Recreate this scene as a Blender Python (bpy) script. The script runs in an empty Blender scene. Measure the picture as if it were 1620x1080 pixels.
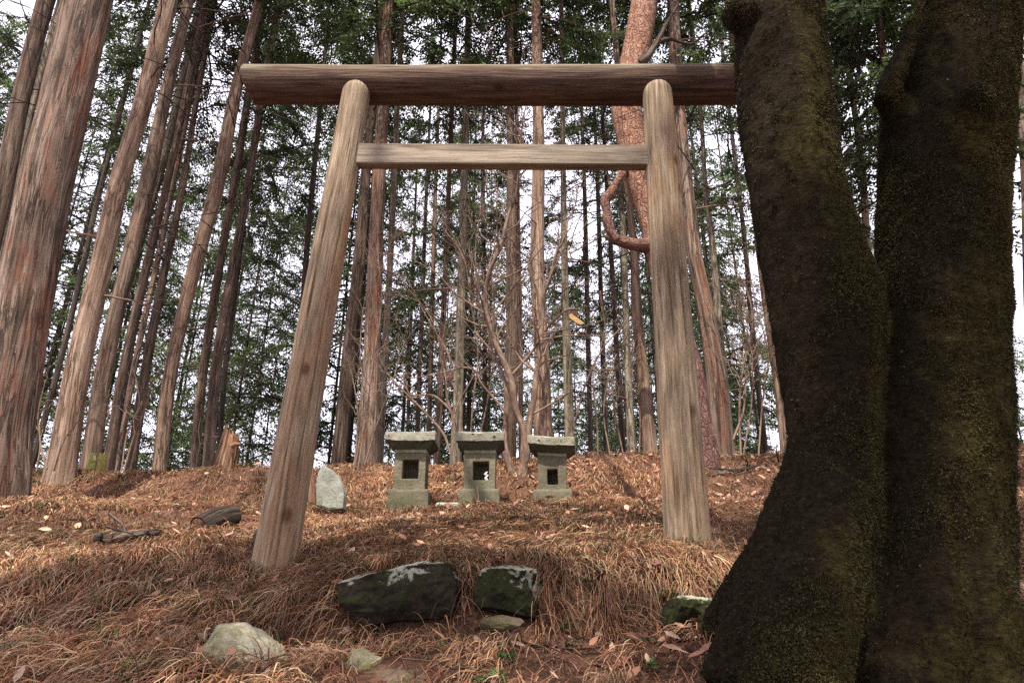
import bpy, bmesh, math, random
import numpy as np
from mathutils import Vector, Matrix, Quaternion
RNG = np.random.default_rng(7)
random.seed(7)
S = bpy.context.scene
COL = S.collection
PI = math.pi
R_ = math.radians

# ------------------------------------------------------------------ camera
CAM = np.array([0.0, 0.0, 1.6]); PITCH = R_(22); F = 1080.0
cp, sp = math.cos(PITCH), math.sin(PITCH)
FW = np.array([0, cp, sp]); UP = np.array([0, -sp, cp])
def P(px, py, d):
    """world point seen at photo pixel (px,py) standing d metres ahead"""
    v = FW + np.array([1.0, 0, 0]) * (px - 810) / F + UP * (540 - py) / F
    return CAM + v * (d / v[1])
def PXM(px, py, d):
    """metres per photo pixel there"""
    return float((P(px, py, d) - CAM) @ FW) / F
cam = bpy.data.cameras.new("camera"); cam.lens = 24; cam.sensor_width = 36
cam.clip_start = 0.05; cam.clip_end = 3000
co = bpy.data.objects.new("camera", cam); COL.objects.link(co)
co.location = CAM; co.rotation_euler = (PI / 2 + PITCH, 0, 0)
S.camera = co

# ------------------------------------------------------------------ noise
def _hash(ix, iy, iz, seed):
    n = (ix * 374761393 + iy * 668265263 + iz * 2147483647 + seed * 974634541) & 0xFFFFFFFF
    n = ((n ^ (n >> 13)) * 1274126177) & 0xFFFFFFFF
    n = ((n ^ (n >> 16)) * 2246822519) & 0xFFFFFFFF
    return ((n ^ (n >> 15)) & 0xFFFFFF) / float(0xFFFFFF)
def vnoise(p, seed=0):
    p = np.asarray(p, float); f = np.floor(p); i = f.astype(np.int64); u = p - f
    u = u * u * (3 - 2 * u); r = 0
    for dx in (0, 1):
        wx = u[:, 0] if dx else 1 - u[:, 0]
        for dy in (0, 1):
            wy = u[:, 1] if dy else 1 - u[:, 1]
            for dz in (0, 1):
                wz = u[:, 2] if dz else 1 - u[:, 2]
                r = r + wx * wy * wz * _hash(i[:, 0] + dx, i[:, 1] + dy, i[:, 2] + dz, seed)
    return r * 2 - 1
def fbm(p, seed=0, octs=4, gain=.5):
    p = np.asarray(p, float); a = 1.0; r = 0; t = 0
    for o in range(octs):
        r = r + a * vnoise(p * 2 ** o + 13.7 * o, seed + o); t += a; a *= gain
    return r / t

# ------------------------------------------------------------------ terrain
_PY = np.array([-400, -60, -10, -3, 0, .8, 1.6, 2.0, 2.35, 2.6, 2.9, 3.2, 4.5, 5.6, 6.35, 6.9, 7.5, 8.2, 9.0, 11, 15, 25, 60, 400.])
_PZ = np.array([-120, -17, -2.4, -.75, 0, .62, 1.25, 1.44, 1.55, 1.60, 1.76, 1.84, 2.12, 2.40, 2.52, 2.83, 3.12, 3.30, 3.36, 3.2, 2.4, -.6, -13, -150.])
def sstep(a, b, v):
    t = np.clip((v - a) / (b - a), 0, 1); return t * t * (3 - 2 * t)
def ground(x, y, fine=True):
    x = np.atleast_1d(np.asarray(x, float)); y = np.atleast_1d(np.asarray(y, float))
    x, y = np.broadcast_arrays(x, y)
    z = (np.interp(y, _PY, _PZ) + np.interp(y - .18, _PY, _PZ) + np.interp(y + .18, _PY, _PZ)) / 3
    near = sstep(1.2, 3, y) * (1 - sstep(9, 14, y))
    z = z + (.035 * np.clip(x, -1.2, 6) + .05 * np.clip(-x - 1.2, 0, 2.4)) * near
    # the stone step between the two gate posts
    st = sstep(-1.0, -.72, x) * (1 - sstep(.75, 1.05, x))
    z = z + st * (.055 * sstep(2.66, 2.78, y) * (1 - sstep(2.9, 3.5, y)) - .075 * sstep(2.2, 2.5, y) * (1 - sstep(2.62, 2.74, y)))
    # level shelf the shrines stand on, banks at its ends
    lf = 1 - sstep(-3.6, -1.7, x)
    z = z - .22 * lf * sstep(6.7, 8.1, y) * near
    z = z + .10 * np.exp(-((x + 3.05) / .5) ** 2 - ((y - 7.9) / .8) ** 2)
    z = z + .07 * np.exp(-((x - 1.35) / .7) ** 2 - ((y - 7.6) / .7) ** 2)
    if fine:
        q = np.stack([x, y, 0 * x], 1)
        amp = near * .8 + .2
        z = z + amp * (.045 * vnoise(q * 1.3, 3) + .028 * vnoise(q * 3.4, 4) + .012 * vnoise(q * 8.1, 5))
        far = sstep(10, 30, np.hypot(x, y))
        z = z + far * 1.2 * vnoise(q * .07, 8)
    return z
def gz(x, y): return float(ground(x, y)[0])

# ------------------------------------------------------------------ object helpers
def tag(o, label=None, cat=None, group=None, kind=None):
    if label: o["label"] = label
    if cat: o["category"] = cat
    if group: o["group"] = group
    if kind: o["kind"] = kind
    return o
def wloc(o):
    v = np.zeros(3)
    while o is not None: v = v + np.array(o.location); o = o.parent
    return v
def raw_mesh(name, V, Q, mats=(), attrs=None, smooth=True, midx=None):
    """V Nx3, Q list/array of equal-sized faces (or list of arrays)"""
    me = bpy.data.meshes.new(name)
    V = np.ascontiguousarray(V, dtype=np.float32)
    groups = Q if isinstance(Q, list) else [Q]
    groups = [np.asarray(g, dtype=np.int32) for g in groups if len(g)]
    me.vertices.add(len(V)); me.vertices.foreach_set("co", V.ravel())
    nl = sum(g.size for g in groups); nf = sum(len(g) for g in groups)
    me.loops.add(nl); me.polygons.add(nf)
    me.loops.foreach_set("vertex_index", np.concatenate([g.ravel() for g in groups]))
    tot = np.concatenate([np.full(len(g), g.shape[1], np.int32) for g in groups])
    st = np.concatenate([[0], np.cumsum(tot)[:-1]]).astype(np.int32)
    me.polygons.foreach_set("loop_start", st)
    me.polygons.foreach_set("use_smooth", np.full(nf, smooth, bool))
    for m in mats: me.materials.append(m)
    if midx is not None: me.polygons.foreach_set("material_index", np.asarray(midx, np.int32))
    for k, a in (attrs or {}).items():
        a = np.asarray(a, np.float32)
        if a.shape[1] == 4:
            at = me.attributes.new(k, 'FLOAT_COLOR', 'POINT'); at.data.foreach_set("color", a.ravel())
        else:
            at = me.attributes.new(k, 'FLOAT_VECTOR', 'POINT'); at.data.foreach_set("vector", a.ravel())
    me.update(calc_edges=True); me.validate()
    return me
def sharp(o, a=32):
    o.data.set_sharp_from_angle(angle=R_(a)); return o
def obj(name, V, Q, mat, parent=None, attrs=None, smooth=True, base=None, midx=None):
    """V in world space; child of parent, or top-level standing at base"""
    mats = mat if isinstance(mat, (list, tuple)) else (mat,)
    V = np.asarray(V, float)
    if parent is None:
        if base is None: base = np.array([V[:, 0].mean(), V[:, 1].mean(), V[:, 2].min()])
        off = np.asarray(base, float)
    else: off = wloc(parent)
    me = raw_mesh(name, V - off, Q, mats, attrs, smooth, midx)
    o = bpy.data.objects.new(name, me); COL.objects.link(o)
    if parent is None: o.location = off
    else: o.parent = parent
    return o
def empty(name, loc, label, cat, group=None):
    o = bpy.data.objects.new(name, None); COL.objects.link(o)
    o.empty_display_size = .2; o.location = loc
    return tag(o, label, cat, group)

def spline(pts, n):
    """Catmull-Rom through pts (rows, any columns) -> n rows"""
    p = np.asarray(pts, float)
    if len(p) == 2: 
        t = np.linspace(0, 1, n)[:, None]; return p[0] * (1 - t) + p[1] * t
    seg = np.linalg.norm(np.diff(p[:, :3], axis=0), axis=1); u = np.concatenate([[0], np.cumsum(seg)])
    m = np.gradient(p, u, axis=0)
    t = np.linspace(0, u[-1], n); k = np.clip(np.searchsorted(u, t) - 1, 0, len(p) - 2)
    h = (u[k + 1] - u[k])[:, None]; s = ((t - u[k])[:, None]) / h
    return ((2*s**3-3*s**2+1)*p[k] + (s**3-2*s**2+s)*h*m[k] + (-2*s**3+3*s**2)*p[k+1] + (s**3-s**2)*h*m[k+1])
def tube(C, r, segs=12, disp=None, cap=True, cap0=False):
    """C Kx3 centres, r K radii -> V,[quads,tris],rest"""
    C = np.asarray(C, float); r = np.asarray(r, float); K = len(C)
    T = np.gradient(C, axis=0); T /= np.linalg.norm(T, axis=1)[:, None] + 1e-12
    ref = np.array([0, 1.0, 0]) if abs(T[:, 1]).mean() < .8 else np.array([1.0, 0, 0])
    A = np.cross(T, ref); A /= np.linalg.norm(A, axis=1)[:, None] + 1e-12
    B = np.cross(T, A)
    th = np.linspace(0, 2 * PI, segs, endpoint=False)
    s = np.concatenate([[0], np.cumsum(np.linalg.norm(np.diff(C, axis=0), axis=1))])
    TH, SS = np.meshgrid(th, s)
    RR = np.repeat(r[:, None], segs, 1)
    R0 = float(np.median(r))
    rest = np.stack([np.cos(TH) * R0, np.sin(TH) * R0, SS], 2).reshape(-1, 3)
    if disp is not None: RR = RR * (1 + disp(rest, TH, SS, R0))
    V = (C[:, None, :] + RR[..., None] * (np.cos(TH)[..., None] * A[:, None, :] + np.sin(TH)[..., None] * B[:, None, :])).reshape(-1, 3)
    i = np.arange(K - 1)[:, None] * segs; j = np.arange(segs)[None, :]; jn = (j + 1) % segs
    Q = np.stack([i + j, i + jn, i + segs + jn, i + segs + j], 2).reshape(-1, 4)
    tris = np.zeros((0, 3), int)
    if cap:
        V = np.vstack([V, C[-1:] + T[-1:] * r[-1] * .15]); rest = np.vstack([rest, [[0, 0, s[-1]]]])
        b = (K - 1) * segs; jj = np.arange(segs)
        tris = np.stack([b + jj, b + (jj + 1) % segs, np.full(segs, len(V) - 1)], 1)
    if cap0:
        V = np.vstack([V, C[:1] - T[:1] * r[0] * .05]); rest = np.vstack([rest, [[0, 0, 0]]])
        jj = np.arange(segs)
        tris = np.vstack([tris, np.stack([(jj + 1) % segs, jj, np.full(segs, len(V) - 1)], 1)])
    return V, [Q, tris], rest
class Join:
    """collects several shapes into one mesh"""
    def __init__(s): s.V, s.G, s.R, s.n = [], {}, [], 0
    def add(s, V, Q, rest=None):
        for g in (Q if isinstance(Q, list) else [Q]):
            g = np.asarray(g)
            if len(g): s.G.setdefault(g.shape[1], []).append(g + s.n)
        s.V.append(V); s.R.append(V if rest is None else rest); s.n += len(V)
    def obj(s, name, mat, parent=None, smooth=True, base=None):
        return obj(name, np.vstack(s.V), [np.vstack(g) for g in s.G.values()], mat, parent, {"rest": np.vstack(s.R)}, smooth, base)
    def tube(s, C, r, segs=6, **k): s.add(*tube(C, r, segs, **k))

# ------------------------------------------------------------------ materials
class NT:
    def __init__(s, name):
        m = bpy.data.materials.new(name); m.use_nodes = True; s.m = m; s.t = m.node_tree
        s.t.nodes.clear(); s.out = s.t.nodes.new("ShaderNodeOutputMaterial")
    def n(s, typ, **kw):
        nd = s.t.nodes.new("ShaderNode" + typ)
        for k, v in kw.items():
            if k.startswith("i_"):
                key = k[2:]; key = int(key) if key.isdigit() else key.replace("_", " ")
                s.set(nd.inputs[key], v)
            else: setattr(nd, k, v)
        return nd
    def set(s, sock, v):
        if isinstance(v, bpy.types.NodeSocket): s.t.links.new(v, sock)
        elif isinstance(v, bpy.types.Node): s.t.links.new(v.outputs[0], sock)
        else:
            if sock.type == 'RGBA' and len(v) == 3: v = (*v, 1)
            sock.default_value = v
    def attr(s, name="rest"): 
        return s.n("Attribute", attribute_name=name)
    def coord(s, scale=(1, 1, 1), src="rest", loc=(0, 0, 0)):
        if src == "rest": v = s.attr().outputs["Vector"]
        else: v = s.n("TexCoord").outputs["Object"]
        return s.n("Mapping", i_0=v, i_Scale=scale, i_Location=loc).outputs[0]
    def noise(s, co_, scale=1.0, detail=6, rough=.6, dist=0.0):
        return s.n("TexNoise", i_Vector=co_, i_Scale=scale, i_Detail=detail, i_Roughness=rough, i_Distortion=dist).outputs[0]
    def ramp(s, fac, stops):
        nd = s.n("ValToRGB", i_0=fac); cr = nd.color_ramp
        while len(cr.elements) < len(stops): cr.elements.new(.5)
        for e, (p, c) in zip(cr.elements, stops):
            e.position = p; e.color = (*c, 1) if len(c) == 3 else c
        return nd.outputs[0]
    def fac(s, v, a, b):
        return s.n("MapRange", i_0=v, i_1=a, i_2=b).outputs[0]
    def mix(s, f, a, b, mode="MIX"):
        nd = s.n("Mix", data_type='RGBA', blend_type=mode, clamp_factor=True)
        s.set(nd.inputs[0], f); s.set(nd.inputs[6], a); s.set(nd.inputs[7], b); return nd.outputs[2]
    def math(s, op, a, b=0.0):
        return s.n("Math", operation=op, i_0=a, i_1=b).outputs[0]
    def bump(s, h, strength=.5, dist=.02, normal=None):
        nd = s.n("Bump", i_Height=h, i_Strength=strength, i_Distance=dist)
        if normal is not None: s.set(nd.inputs["Normal"], normal)
        return nd.outputs[0]
    def vary(s, c, amt=.25):
        r = s.n("ObjectInfo").outputs["Random"]
        v = s.n("MapRange", i_0=r, i_3=1 - amt, i_4=1 + amt).outputs[0]
        return s.n("HueSaturation", i_Value=v, i_Color=c).outputs[0]
    def done(s, col, rough=.85, normal=None, spec=.25):
        b = s.n("BsdfPrincipled", i_Base_Color=col, i_Roughness=rough)
        b.inputs["Specular IOR Level"].default_value = spec
        if normal is not None: s.set(b.inputs["Normal"], normal)
        s.t.links.new(b.outputs[0], s.out.inputs[0]); return s.m

def bark_mat(name, dark, mid, light, red=None, redamt=(.5, .62), lichen=None, lich=(.6, .68), fs=46, zs=.055, bstr=1.0, bdist=.03, vary=.2):
    t = NT(name)
    c = t.coord((1, 1, zs)); c2 = t.coord((1, 1, .22)); c3 = t.coord((1, 1, 1))
    fib = t.noise(c, fs, 8, .65, .4)
    strip = t.noise(t.coord((1, 1, zs * .6), loc=(3, 1, 0)), fs * .38, 5, .55, .8)
    h = t.math("ADD", t.math("MULTIPLY", fib, .5), t.math("MULTIPLY", strip, .8))
    col = t.ramp(t.math("MULTIPLY", h, .77), [(.36, dark), (.47, mid), (.60, light)])
    fur = t.math("ABSOLUTE", t.math("SUBTRACT", t.noise(t.coord((1, 1, zs * .8), loc=(6, 6, 2)), fs * .55, 6, .6, 1.2), .5))
    furf = t.n("MapRange", i_0=fur, i_1=.0, i_2=.045, i_3=.85, i_4=0.0).outputs[0]
    flake = t.fac(t.noise(t.coord((1, 1, .25), loc=(2, 2, 8)), 6, 3, .5), .42, .6)
    furf = t.math("MULTIPLY", furf, t.math("ADD", t.math("MULTIPLY", flake, .7), .3))
    col = t.mix(furf, col, tuple(v * .45 for v in dark))
    pat = t.noise(c2, 3.2, 4, .6, .5)
    col = t.mix(t.fac(pat, .35, .7), t.mix(.55, col, dark), col)
    if red: 
        rp = t.noise(t.coord((1, 1, .10), loc=(7, 2, 5)), 9, 6, .65, .8)
        col = t.mix(t.fac(rp, *redamt), col, t.mix(.5, t.mix(.6, col, red), t.mix(1, red, col, "OVERLAY")))
    if lichen:
        l = t.noise(t.coord((1, 1, .8), loc=(1, 9, 4)), 9, 8, .75)
        col = t.mix(t.fac(l, *lich), col, lichen)
    speck = t.noise(c3, 60, 4, .7)
    col = t.mix(t.fac(speck, .62, .75), col, t.mix(.5, col, light))
    col = t.vary(col, vary)
    hh = t.math("SUBTRACT", t.math("ADD", h, t.math("MULTIPLY", speck, .15)), t.math("MULTIPLY", furf, .5))
    return t.done(col, .9, t.bump(hh, bstr, bdist), .15)

M = {}
M['bark_red'] = bark_mat("conifer_bark_red", (.055, .036, .026), (.19, .13, .095), (.37, .285, .215), red=(.30, .115, .065), redamt=(.50, .63))
M['bark_tan'] = bark_mat("conifer_bark_tan", (.10, .06, .04), (.27, .175, .12), (.42, .31, .225), red=(.30, .15, .09), redamt=(.58, .75))
M['bark_brown'] = bark_mat("conifer_bark_brown", (.045, .03, .022), (.125, .085, .06), (.25, .18, .13), red=(.20, .10, .065), redamt=(.52, .72), lichen=(.26, .27, .19), lich=(.62, .72))
M['bark_grey'] = bark_mat("conifer_bark_grey", (.06, .048, .034), (.17, .135, .095), (.30, .25, .18), lichen=(.29, .295, .20), lich=(.52, .7))
M['bark_dark'] = bark_mat("conifer_bark_dark", (.03, .022, .018), (.075, .055, .042), (.15, .115, .09))
M['dead_twig'] = bark_mat("bare_twig_bark", (.13, .075, .055), (.27, .17, .13), (.42, .30, .23), fs=40, bstr=.3, bdist=.004)
M['shrub_bark'] = bark_mat("shrub_bark", (.085, .052, .036), (.21, .14, .10), (.37, .28, .21), fs=30, zs=.3, bstr=.4, bdist=.006, vary=.1)

def pine_mat():
    t = NT("red_pine_bark"); c = t.coord((1, 1, .55))
    v = t.n("TexVoronoi", i_Vector=t.mix(.12, c, t.n("TexNoise", i_Vector=c, i_Scale=9.0).outputs[1]), i_Scale=26.0, feature='DISTANCE_TO_EDGE').outputs["Distance"]
    f = t.noise(c, 16, 6, .65)
    zz = t.n("SeparateXYZ", i_0=t.attr().outputs["Vector"]).outputs[2]
    low = t.n("MapRange", i_0=zz, i_1=1.1, i_2=2.7, i_3=1.0, i_4=0.0).outputs[0]   # grey-brown plated bark at the foot, orange higher up
    up_ = t.ramp(f, [(.3, (.12, .060, .040)), (.5, (.265, .135, .087)), (.68, (.40, .255, .18))])
    dn = t.ramp(f, [(.3, (.06, .03, .025)), (.55, (.14, .075, .06)), (.7, (.22, .14, .11))])
    col = t.mix(low, up_, dn)
    col = t.mix(t.n("MapRange", i_0=v, i_1=.0, i_2=.05, i_3=.55, i_4=0.0).outputs[0], col, (.06, .03, .022))
    h = t.math("ADD", t.fac(v, 0, .12), t.math("MULTIPLY", f, .6))
    return t.done(col, .9, t.bump(h, .8, .02), .15)
M['pine'] = pine_mat()

def moss_mat():
    t = NT("mossy_bark"); c = t.coord((1, 1, 1), "obj")
    n1 = t.noise(t.coord((1, 1, .6), "obj"), 2.2, 5, .6, .6)
    n2 = t.noise(t.coord((1, 1, 1.6), "obj"), 55, 6, .7)
    rid = t.noise(t.coord((1, 1, 2.0), "obj", (4, 0, 0)), 24, 6, .7, 1.2)
    bark = t.ramp(n2, [(.3, (.010, .007, .0045)), (.6, (.032, .024, .0135)), (.75, (.07, .052, .028))])
    moss = t.ramp(n2, [(.3, (.022, .018, .006)), (.55, (.066, .054, .018)), (.75, (.135, .11, .036))])
    gn = t.n("SeparateXYZ", i_0=t.n("NewGeometry").outputs["Normal"]).outputs[0]
    f = t.math("ADD", n1, t.math("MULTIPLY", gn, .20))       # right-facing moss thicker and brighter: light on that side painted in
    col = t.mix(t.fac(f, .44, .60), bark, moss)
    sp = t.noise(c, 38, 3, .6)
    col = t.mix(t.fac(sp, .74, .77), col, (.26, .27, .22))
    h = t.math("ADD", rid, t.math("MULTIPLY", n2, .45))
    return t.done(col, .9, t.bump(h, 1.0, .03), .03)
M['moss'] = moss_mat()

def wood_mat(name, dark, mid, light, top=None, fs=58, zs=.055, orange=None, under=None):
    t = NT(name)
    g = t.noise(t.coord((1, 1, zs)), fs, 8, .62, .6)
    g2 = t.noise(t.coord((1, 1, zs * 2.2), loc=(5, 3, 1)), fs * .32, 5, .55, 1.0)
    st = t.noise(t.coord((1, 1, zs * .5), loc=(2, 8, 1)), fs * 1.7, 4, .5, .5)
    col = t.ramp(g, [(.34, dark), (.48, mid), (.62, light)])
    col = t.mix(t.fac(g2, .4, .68), col, t.mix(.55, col, dark))
    if orange:
        o = t.noise(t.coord((1, 1, .2), loc=(0, 4, 9)), 7, 5, .6, .5)
        col = t.mix(t.math("MULTIPLY", t.fac(o, .5, .68), .7), col, orange)
    k = t.n("TexVoronoi", i_Vector=t.coord((1, 1, .6)), i_Scale=6.0, i_Randomness=1.0)
    kn = t.n("MapRange", i_0=k.outputs["Distance"], i_1=.07, i_2=.17, i_3=1.0, i_4=0.0).outputs[0]
    pick = t.fac(t.n("SeparateColor", i_0=k.outputs["Color"]).outputs[0], .45, .47)
    kf = t.math("MULTIPLY", kn, pick)
    col = t.mix(t.math("MULTIPLY", kf, .85), col, (dark[0] * .7, dark[1] * .45, dark[2] * .3))
    blot = t.noise(t.coord((1, 1, .35), loc=(9, 1, 3)), 4.5, 7, .7, .4)
    col = t.mix(t.math("MULTIPLY", t.fac(blot, .50, .68), .55), col, t.mix(.55, col, (dark[0] * .5, dark[1] * .5, dark[2] * .5)))
    fine = t.noise(t.coord((1, 1, .25)), 150, 3, .6)
    col = t.mix(t.math("MULTIPLY", t.fac(fine, .5, .7), .35), col, dark)
    col = t.mix(t.n("MapRange", i_0=st, i_1=.30, i_2=.37, i_3=.75, i_4=0.0).outputs[0], col, (dark[0] * .35, dark[1] * .33, dark[2] * .3))
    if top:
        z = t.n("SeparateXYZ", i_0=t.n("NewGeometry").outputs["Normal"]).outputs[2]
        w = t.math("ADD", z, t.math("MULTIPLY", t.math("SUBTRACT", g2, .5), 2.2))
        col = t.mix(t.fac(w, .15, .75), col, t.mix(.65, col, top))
    h = t.math("ADD", g, t.math("MULTIPLY", st, .7))
    return t.done(col, .85, t.bump(h, .8, .012), .15)
M['post'] = wood_mat("weathered_post_wood", (.12, .084, .053), (.27, .20, .132), (.41, .32, .22), orange=(.30, .165, .08))
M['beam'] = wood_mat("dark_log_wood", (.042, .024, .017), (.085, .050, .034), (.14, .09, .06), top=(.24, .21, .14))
M['tie'] = wood_mat("planed_beam_wood", (.13, .10, .072), (.20, .16, .118), (.30, .245, .185), fs=18, zs=.10)
M['stake'] = wood_mat("brown_stake_wood", (.09, .05, .03), (.2, .11, .07), (.3, .18, .11))
M['broken'] = wood_mat("broken_stump_wood", (.045, .024, .015), (.165, .088, .05), (.34, .21, .13), fs=40, zs=.08, orange=(.4, .18, .08))
M['plaque'] = wood_mat("dark_plaque_wood", (.045, .024, .022), (.075, .042, .036), (.11, .065, .055))
M['ochre'] = wood_mat("ochre_board", (.25, .14, .05), (.42, .27, .10), (.55, .38, .16))

def stone_mat(name, a, b, c_, moss=None, mossf=(.5, .62), lichen=None, lf=(.6, .66), scale=1.0, bump=.6, topmoss=0.0):
    t = NT(name); c = t.coord((scale,) * 3, "obj")
    n1 = t.noise(c, 5, 8, .65); n2 = t.noise(c, 45, 6, .7)
    col = t.ramp(t.math("ADD", t.math("MULTIPLY", n1, .55), t.math("MULTIPLY", n2, .45)), [(.32, a), (.5, b), (.68, c_)])
    if moss:
        m = t.noise(t.coord((scale,) * 3, "obj", (3, 1, 7)), 4, 8, .7)
        if topmoss:
            nz = t.n("SeparateXYZ", i_0=t.n("NewGeometry").outputs["Normal"]).outputs[2]
            m = t.math("ADD", m, t.math("MULTIPLY", nz, topmoss))
        col = t.mix(t.fac(m, *mossf), col, t.mix(n2, moss, tuple(x * 2.0 for x in moss)))
    if lichen:
        l = t.noise(t.coord((scale,) * 3, "obj", (8, 4, 2)), 7, 8, .72)
        if topmoss:
            nz = t.n("SeparateXYZ", i_0=t.n("NewGeometry").outputs["Normal"]).outputs[2]
            l = t.math("ADD", l, t.math("MULTIPLY", nz, .12))
        col = t.mix(t.fac(l, *lf), col, t.mix(t.math("MULTIPLY", n2, .6), lichen, a))
    col = t.vary(col, .14)
    return t.done(col, .92, t.bump(t.math("ADD", n2, t.math("MULTIPLY", n1, 1.2)), bump, .015), .1)
M['shrine'] = stone_mat("shrine_stone", (.068, .060, .040), (.128, .114, .076), (.20, .182, .128), moss=(.045, .052, .02), mossf=(.48, .68), lichen=(.30, .30, .23), lf=(.66, .76))
M['shrine_roof'] = stone_mat("shrine_roof_stone", (.11, .10, .07), (.20, .188, .14), (.32, .305, .24), moss=(.055, .065, .024), mossf=(.48, .68), lichen=(.48, .48, .40), lf=(.6, .72), topmoss=.1)
M['soffit'] = stone_mat("roof_underside_painted_shade", (.025, .023, .016), (.05, .046, .032), (.085, .08, .056), moss=(.03, .036, .014), mossf=(.5, .65))  # mossy stone darkened: shade under the eaves is put into its colour
M['boulder'] = stone_mat("dark_mossy_boulder", (.010, .008, .006), (.022, .0175, .012), (.05, .040, .027), moss=(.014, .017, .005), mossf=(.47, .62), lichen=(.36, .36, .28), lf=(.585, .64), topmoss=.16)
M['pale_stone'] = stone_mat("pale_lichen_stone", (.17, .15, .10), (.34, .31, .215), (.50, .465, .36), moss=(.09, .085, .03), mossf=(.47, .62), lichen=(.44, .43, .36), lf=(.57, .68))
M['slab'] = stone_mat("grey_green_slab", (.15, .15, .12), (.25, .26, .21), (.37, .38, .31), moss=(.09, .10, .05), mossf=(.55, .7), lichen=(.42, .43, .36), lf=(.6, .75))
M['rock'] = stone_mat("brown_rock", (.05, .035, .025), (.10, .07, .05), (.17, .125, .09), moss=(.04, .045, .015), mossf=(.5, .66))
M['marker'] = stone_mat("yellow_green_concrete", (.19, .185, .045), (.33, .32, .085), (.45, .43, .13), moss=(.10, .11, .03), mossf=(.6, .75))
M['paper'] = NT("white_paper").done((.5, .48, .45), .8)
M['white_paint'] = NT("worn_white_paint").done((.62, .62, .52), .8)
M['black'] = NT("black_cord").done((.03, .025, .02), .7)

def soil_mat():
    t = NT("needle_litter_soil"); c = t.coord((1, 1, 1), "obj")
    n1 = t.noise(c, 1.6, 6, .6); n2 = t.noise(c, 28, 8, .72, .6); n3 = t.noise(t.coord((1, .22, 1), "obj"), 120, 4, .6, 2.0)
    col = t.ramp(n2, [(.3, (.035, .018, .012)), (.48, (.12, .06, .038)), (.62, (.22, .12, .075)), (.78, (.34, .21, .13))])
    col = t.mix(t.fac(n1, .35, .65), t.mix(.5, col, (.07, .035, .022)), col)
    col = t.mix(t.math("MULTIPLY", t.fac(n3, .55, .7), .6), col, (.32, .17, .10))
    return t.done(col, .95, t.bump(t.math("ADD", n2, t.math("MULTIPLY", n3, .5)), .9, .03), .1)
M['soil'] = soil_mat()
def tint_mat(name, transl=.25, rough=.7, attr="tint", amt=.3):
    t = NT(name); a = t.attr(attr).outputs["Color"]
    b = t.n("BsdfPrincipled", i_Base_Color=a, i_Roughness=rough); b.inputs["Specular IOR Level"].default_value = .2
    tr = t.n("BsdfTranslucent", i_0=a)
    mx = t.n("MixShader", i_0=transl); t.set(mx.inputs[1], b.outputs[0]); t.set(mx.inputs[2], tr.outputs[0])
    t.t.links.new(mx.outputs[0], t.out.inputs[0]); return t.m
M['grass'] = tint_mat("dry_grass_blades", .2)
M['leaflitter'] = tint_mat("dead_leaf", .12)
M['needle'] = tint_mat("conifer_sprays", .35, .6)
# ------------------------------------------------------------------ ground sheet
def axis(bounds):
    a = [bounds[0][0]]
    for lo, hi, st in bounds:
        a += list(np.arange(lo, hi, st))[1:] + [hi]
    return np.unique(np.round(np.array(a), 4))
xs = axis([(-400, -60, 30), (-60, -12, 3), (-12, -4.5, .25), (-4.5, 4.5, .045), (4.5, 12, .25), (12, 60, 3), (60, 400, 30)])
ys = axis([(-400, -60, 30), (-60, -8, 3), (-8, 1.3, .3), (1.3, 3.6, .028), (3.6, 9.2, .06), (9.2, 20, .4), (20, 60, 2), (60, 400, 30)])
X, Y = np.meshgrid(xs, ys)
Z = ground(X.ravel(), Y.ravel())
nx, ny = len(xs), len(ys)
i = np.arange(ny - 1)[:, None] * nx; j = np.arange(nx - 1)[None, :]
gq = np.stack([i + j, i + j + 1, i + nx + j + 1, i + nx + j], 2).reshape(-1, 4)
g = obj("ground", np.stack([X.ravel(), Y.ravel(), Z], 1), gq, M['soil'], base=(0, 0, 0))
tag(g, kind="structure")

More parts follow.
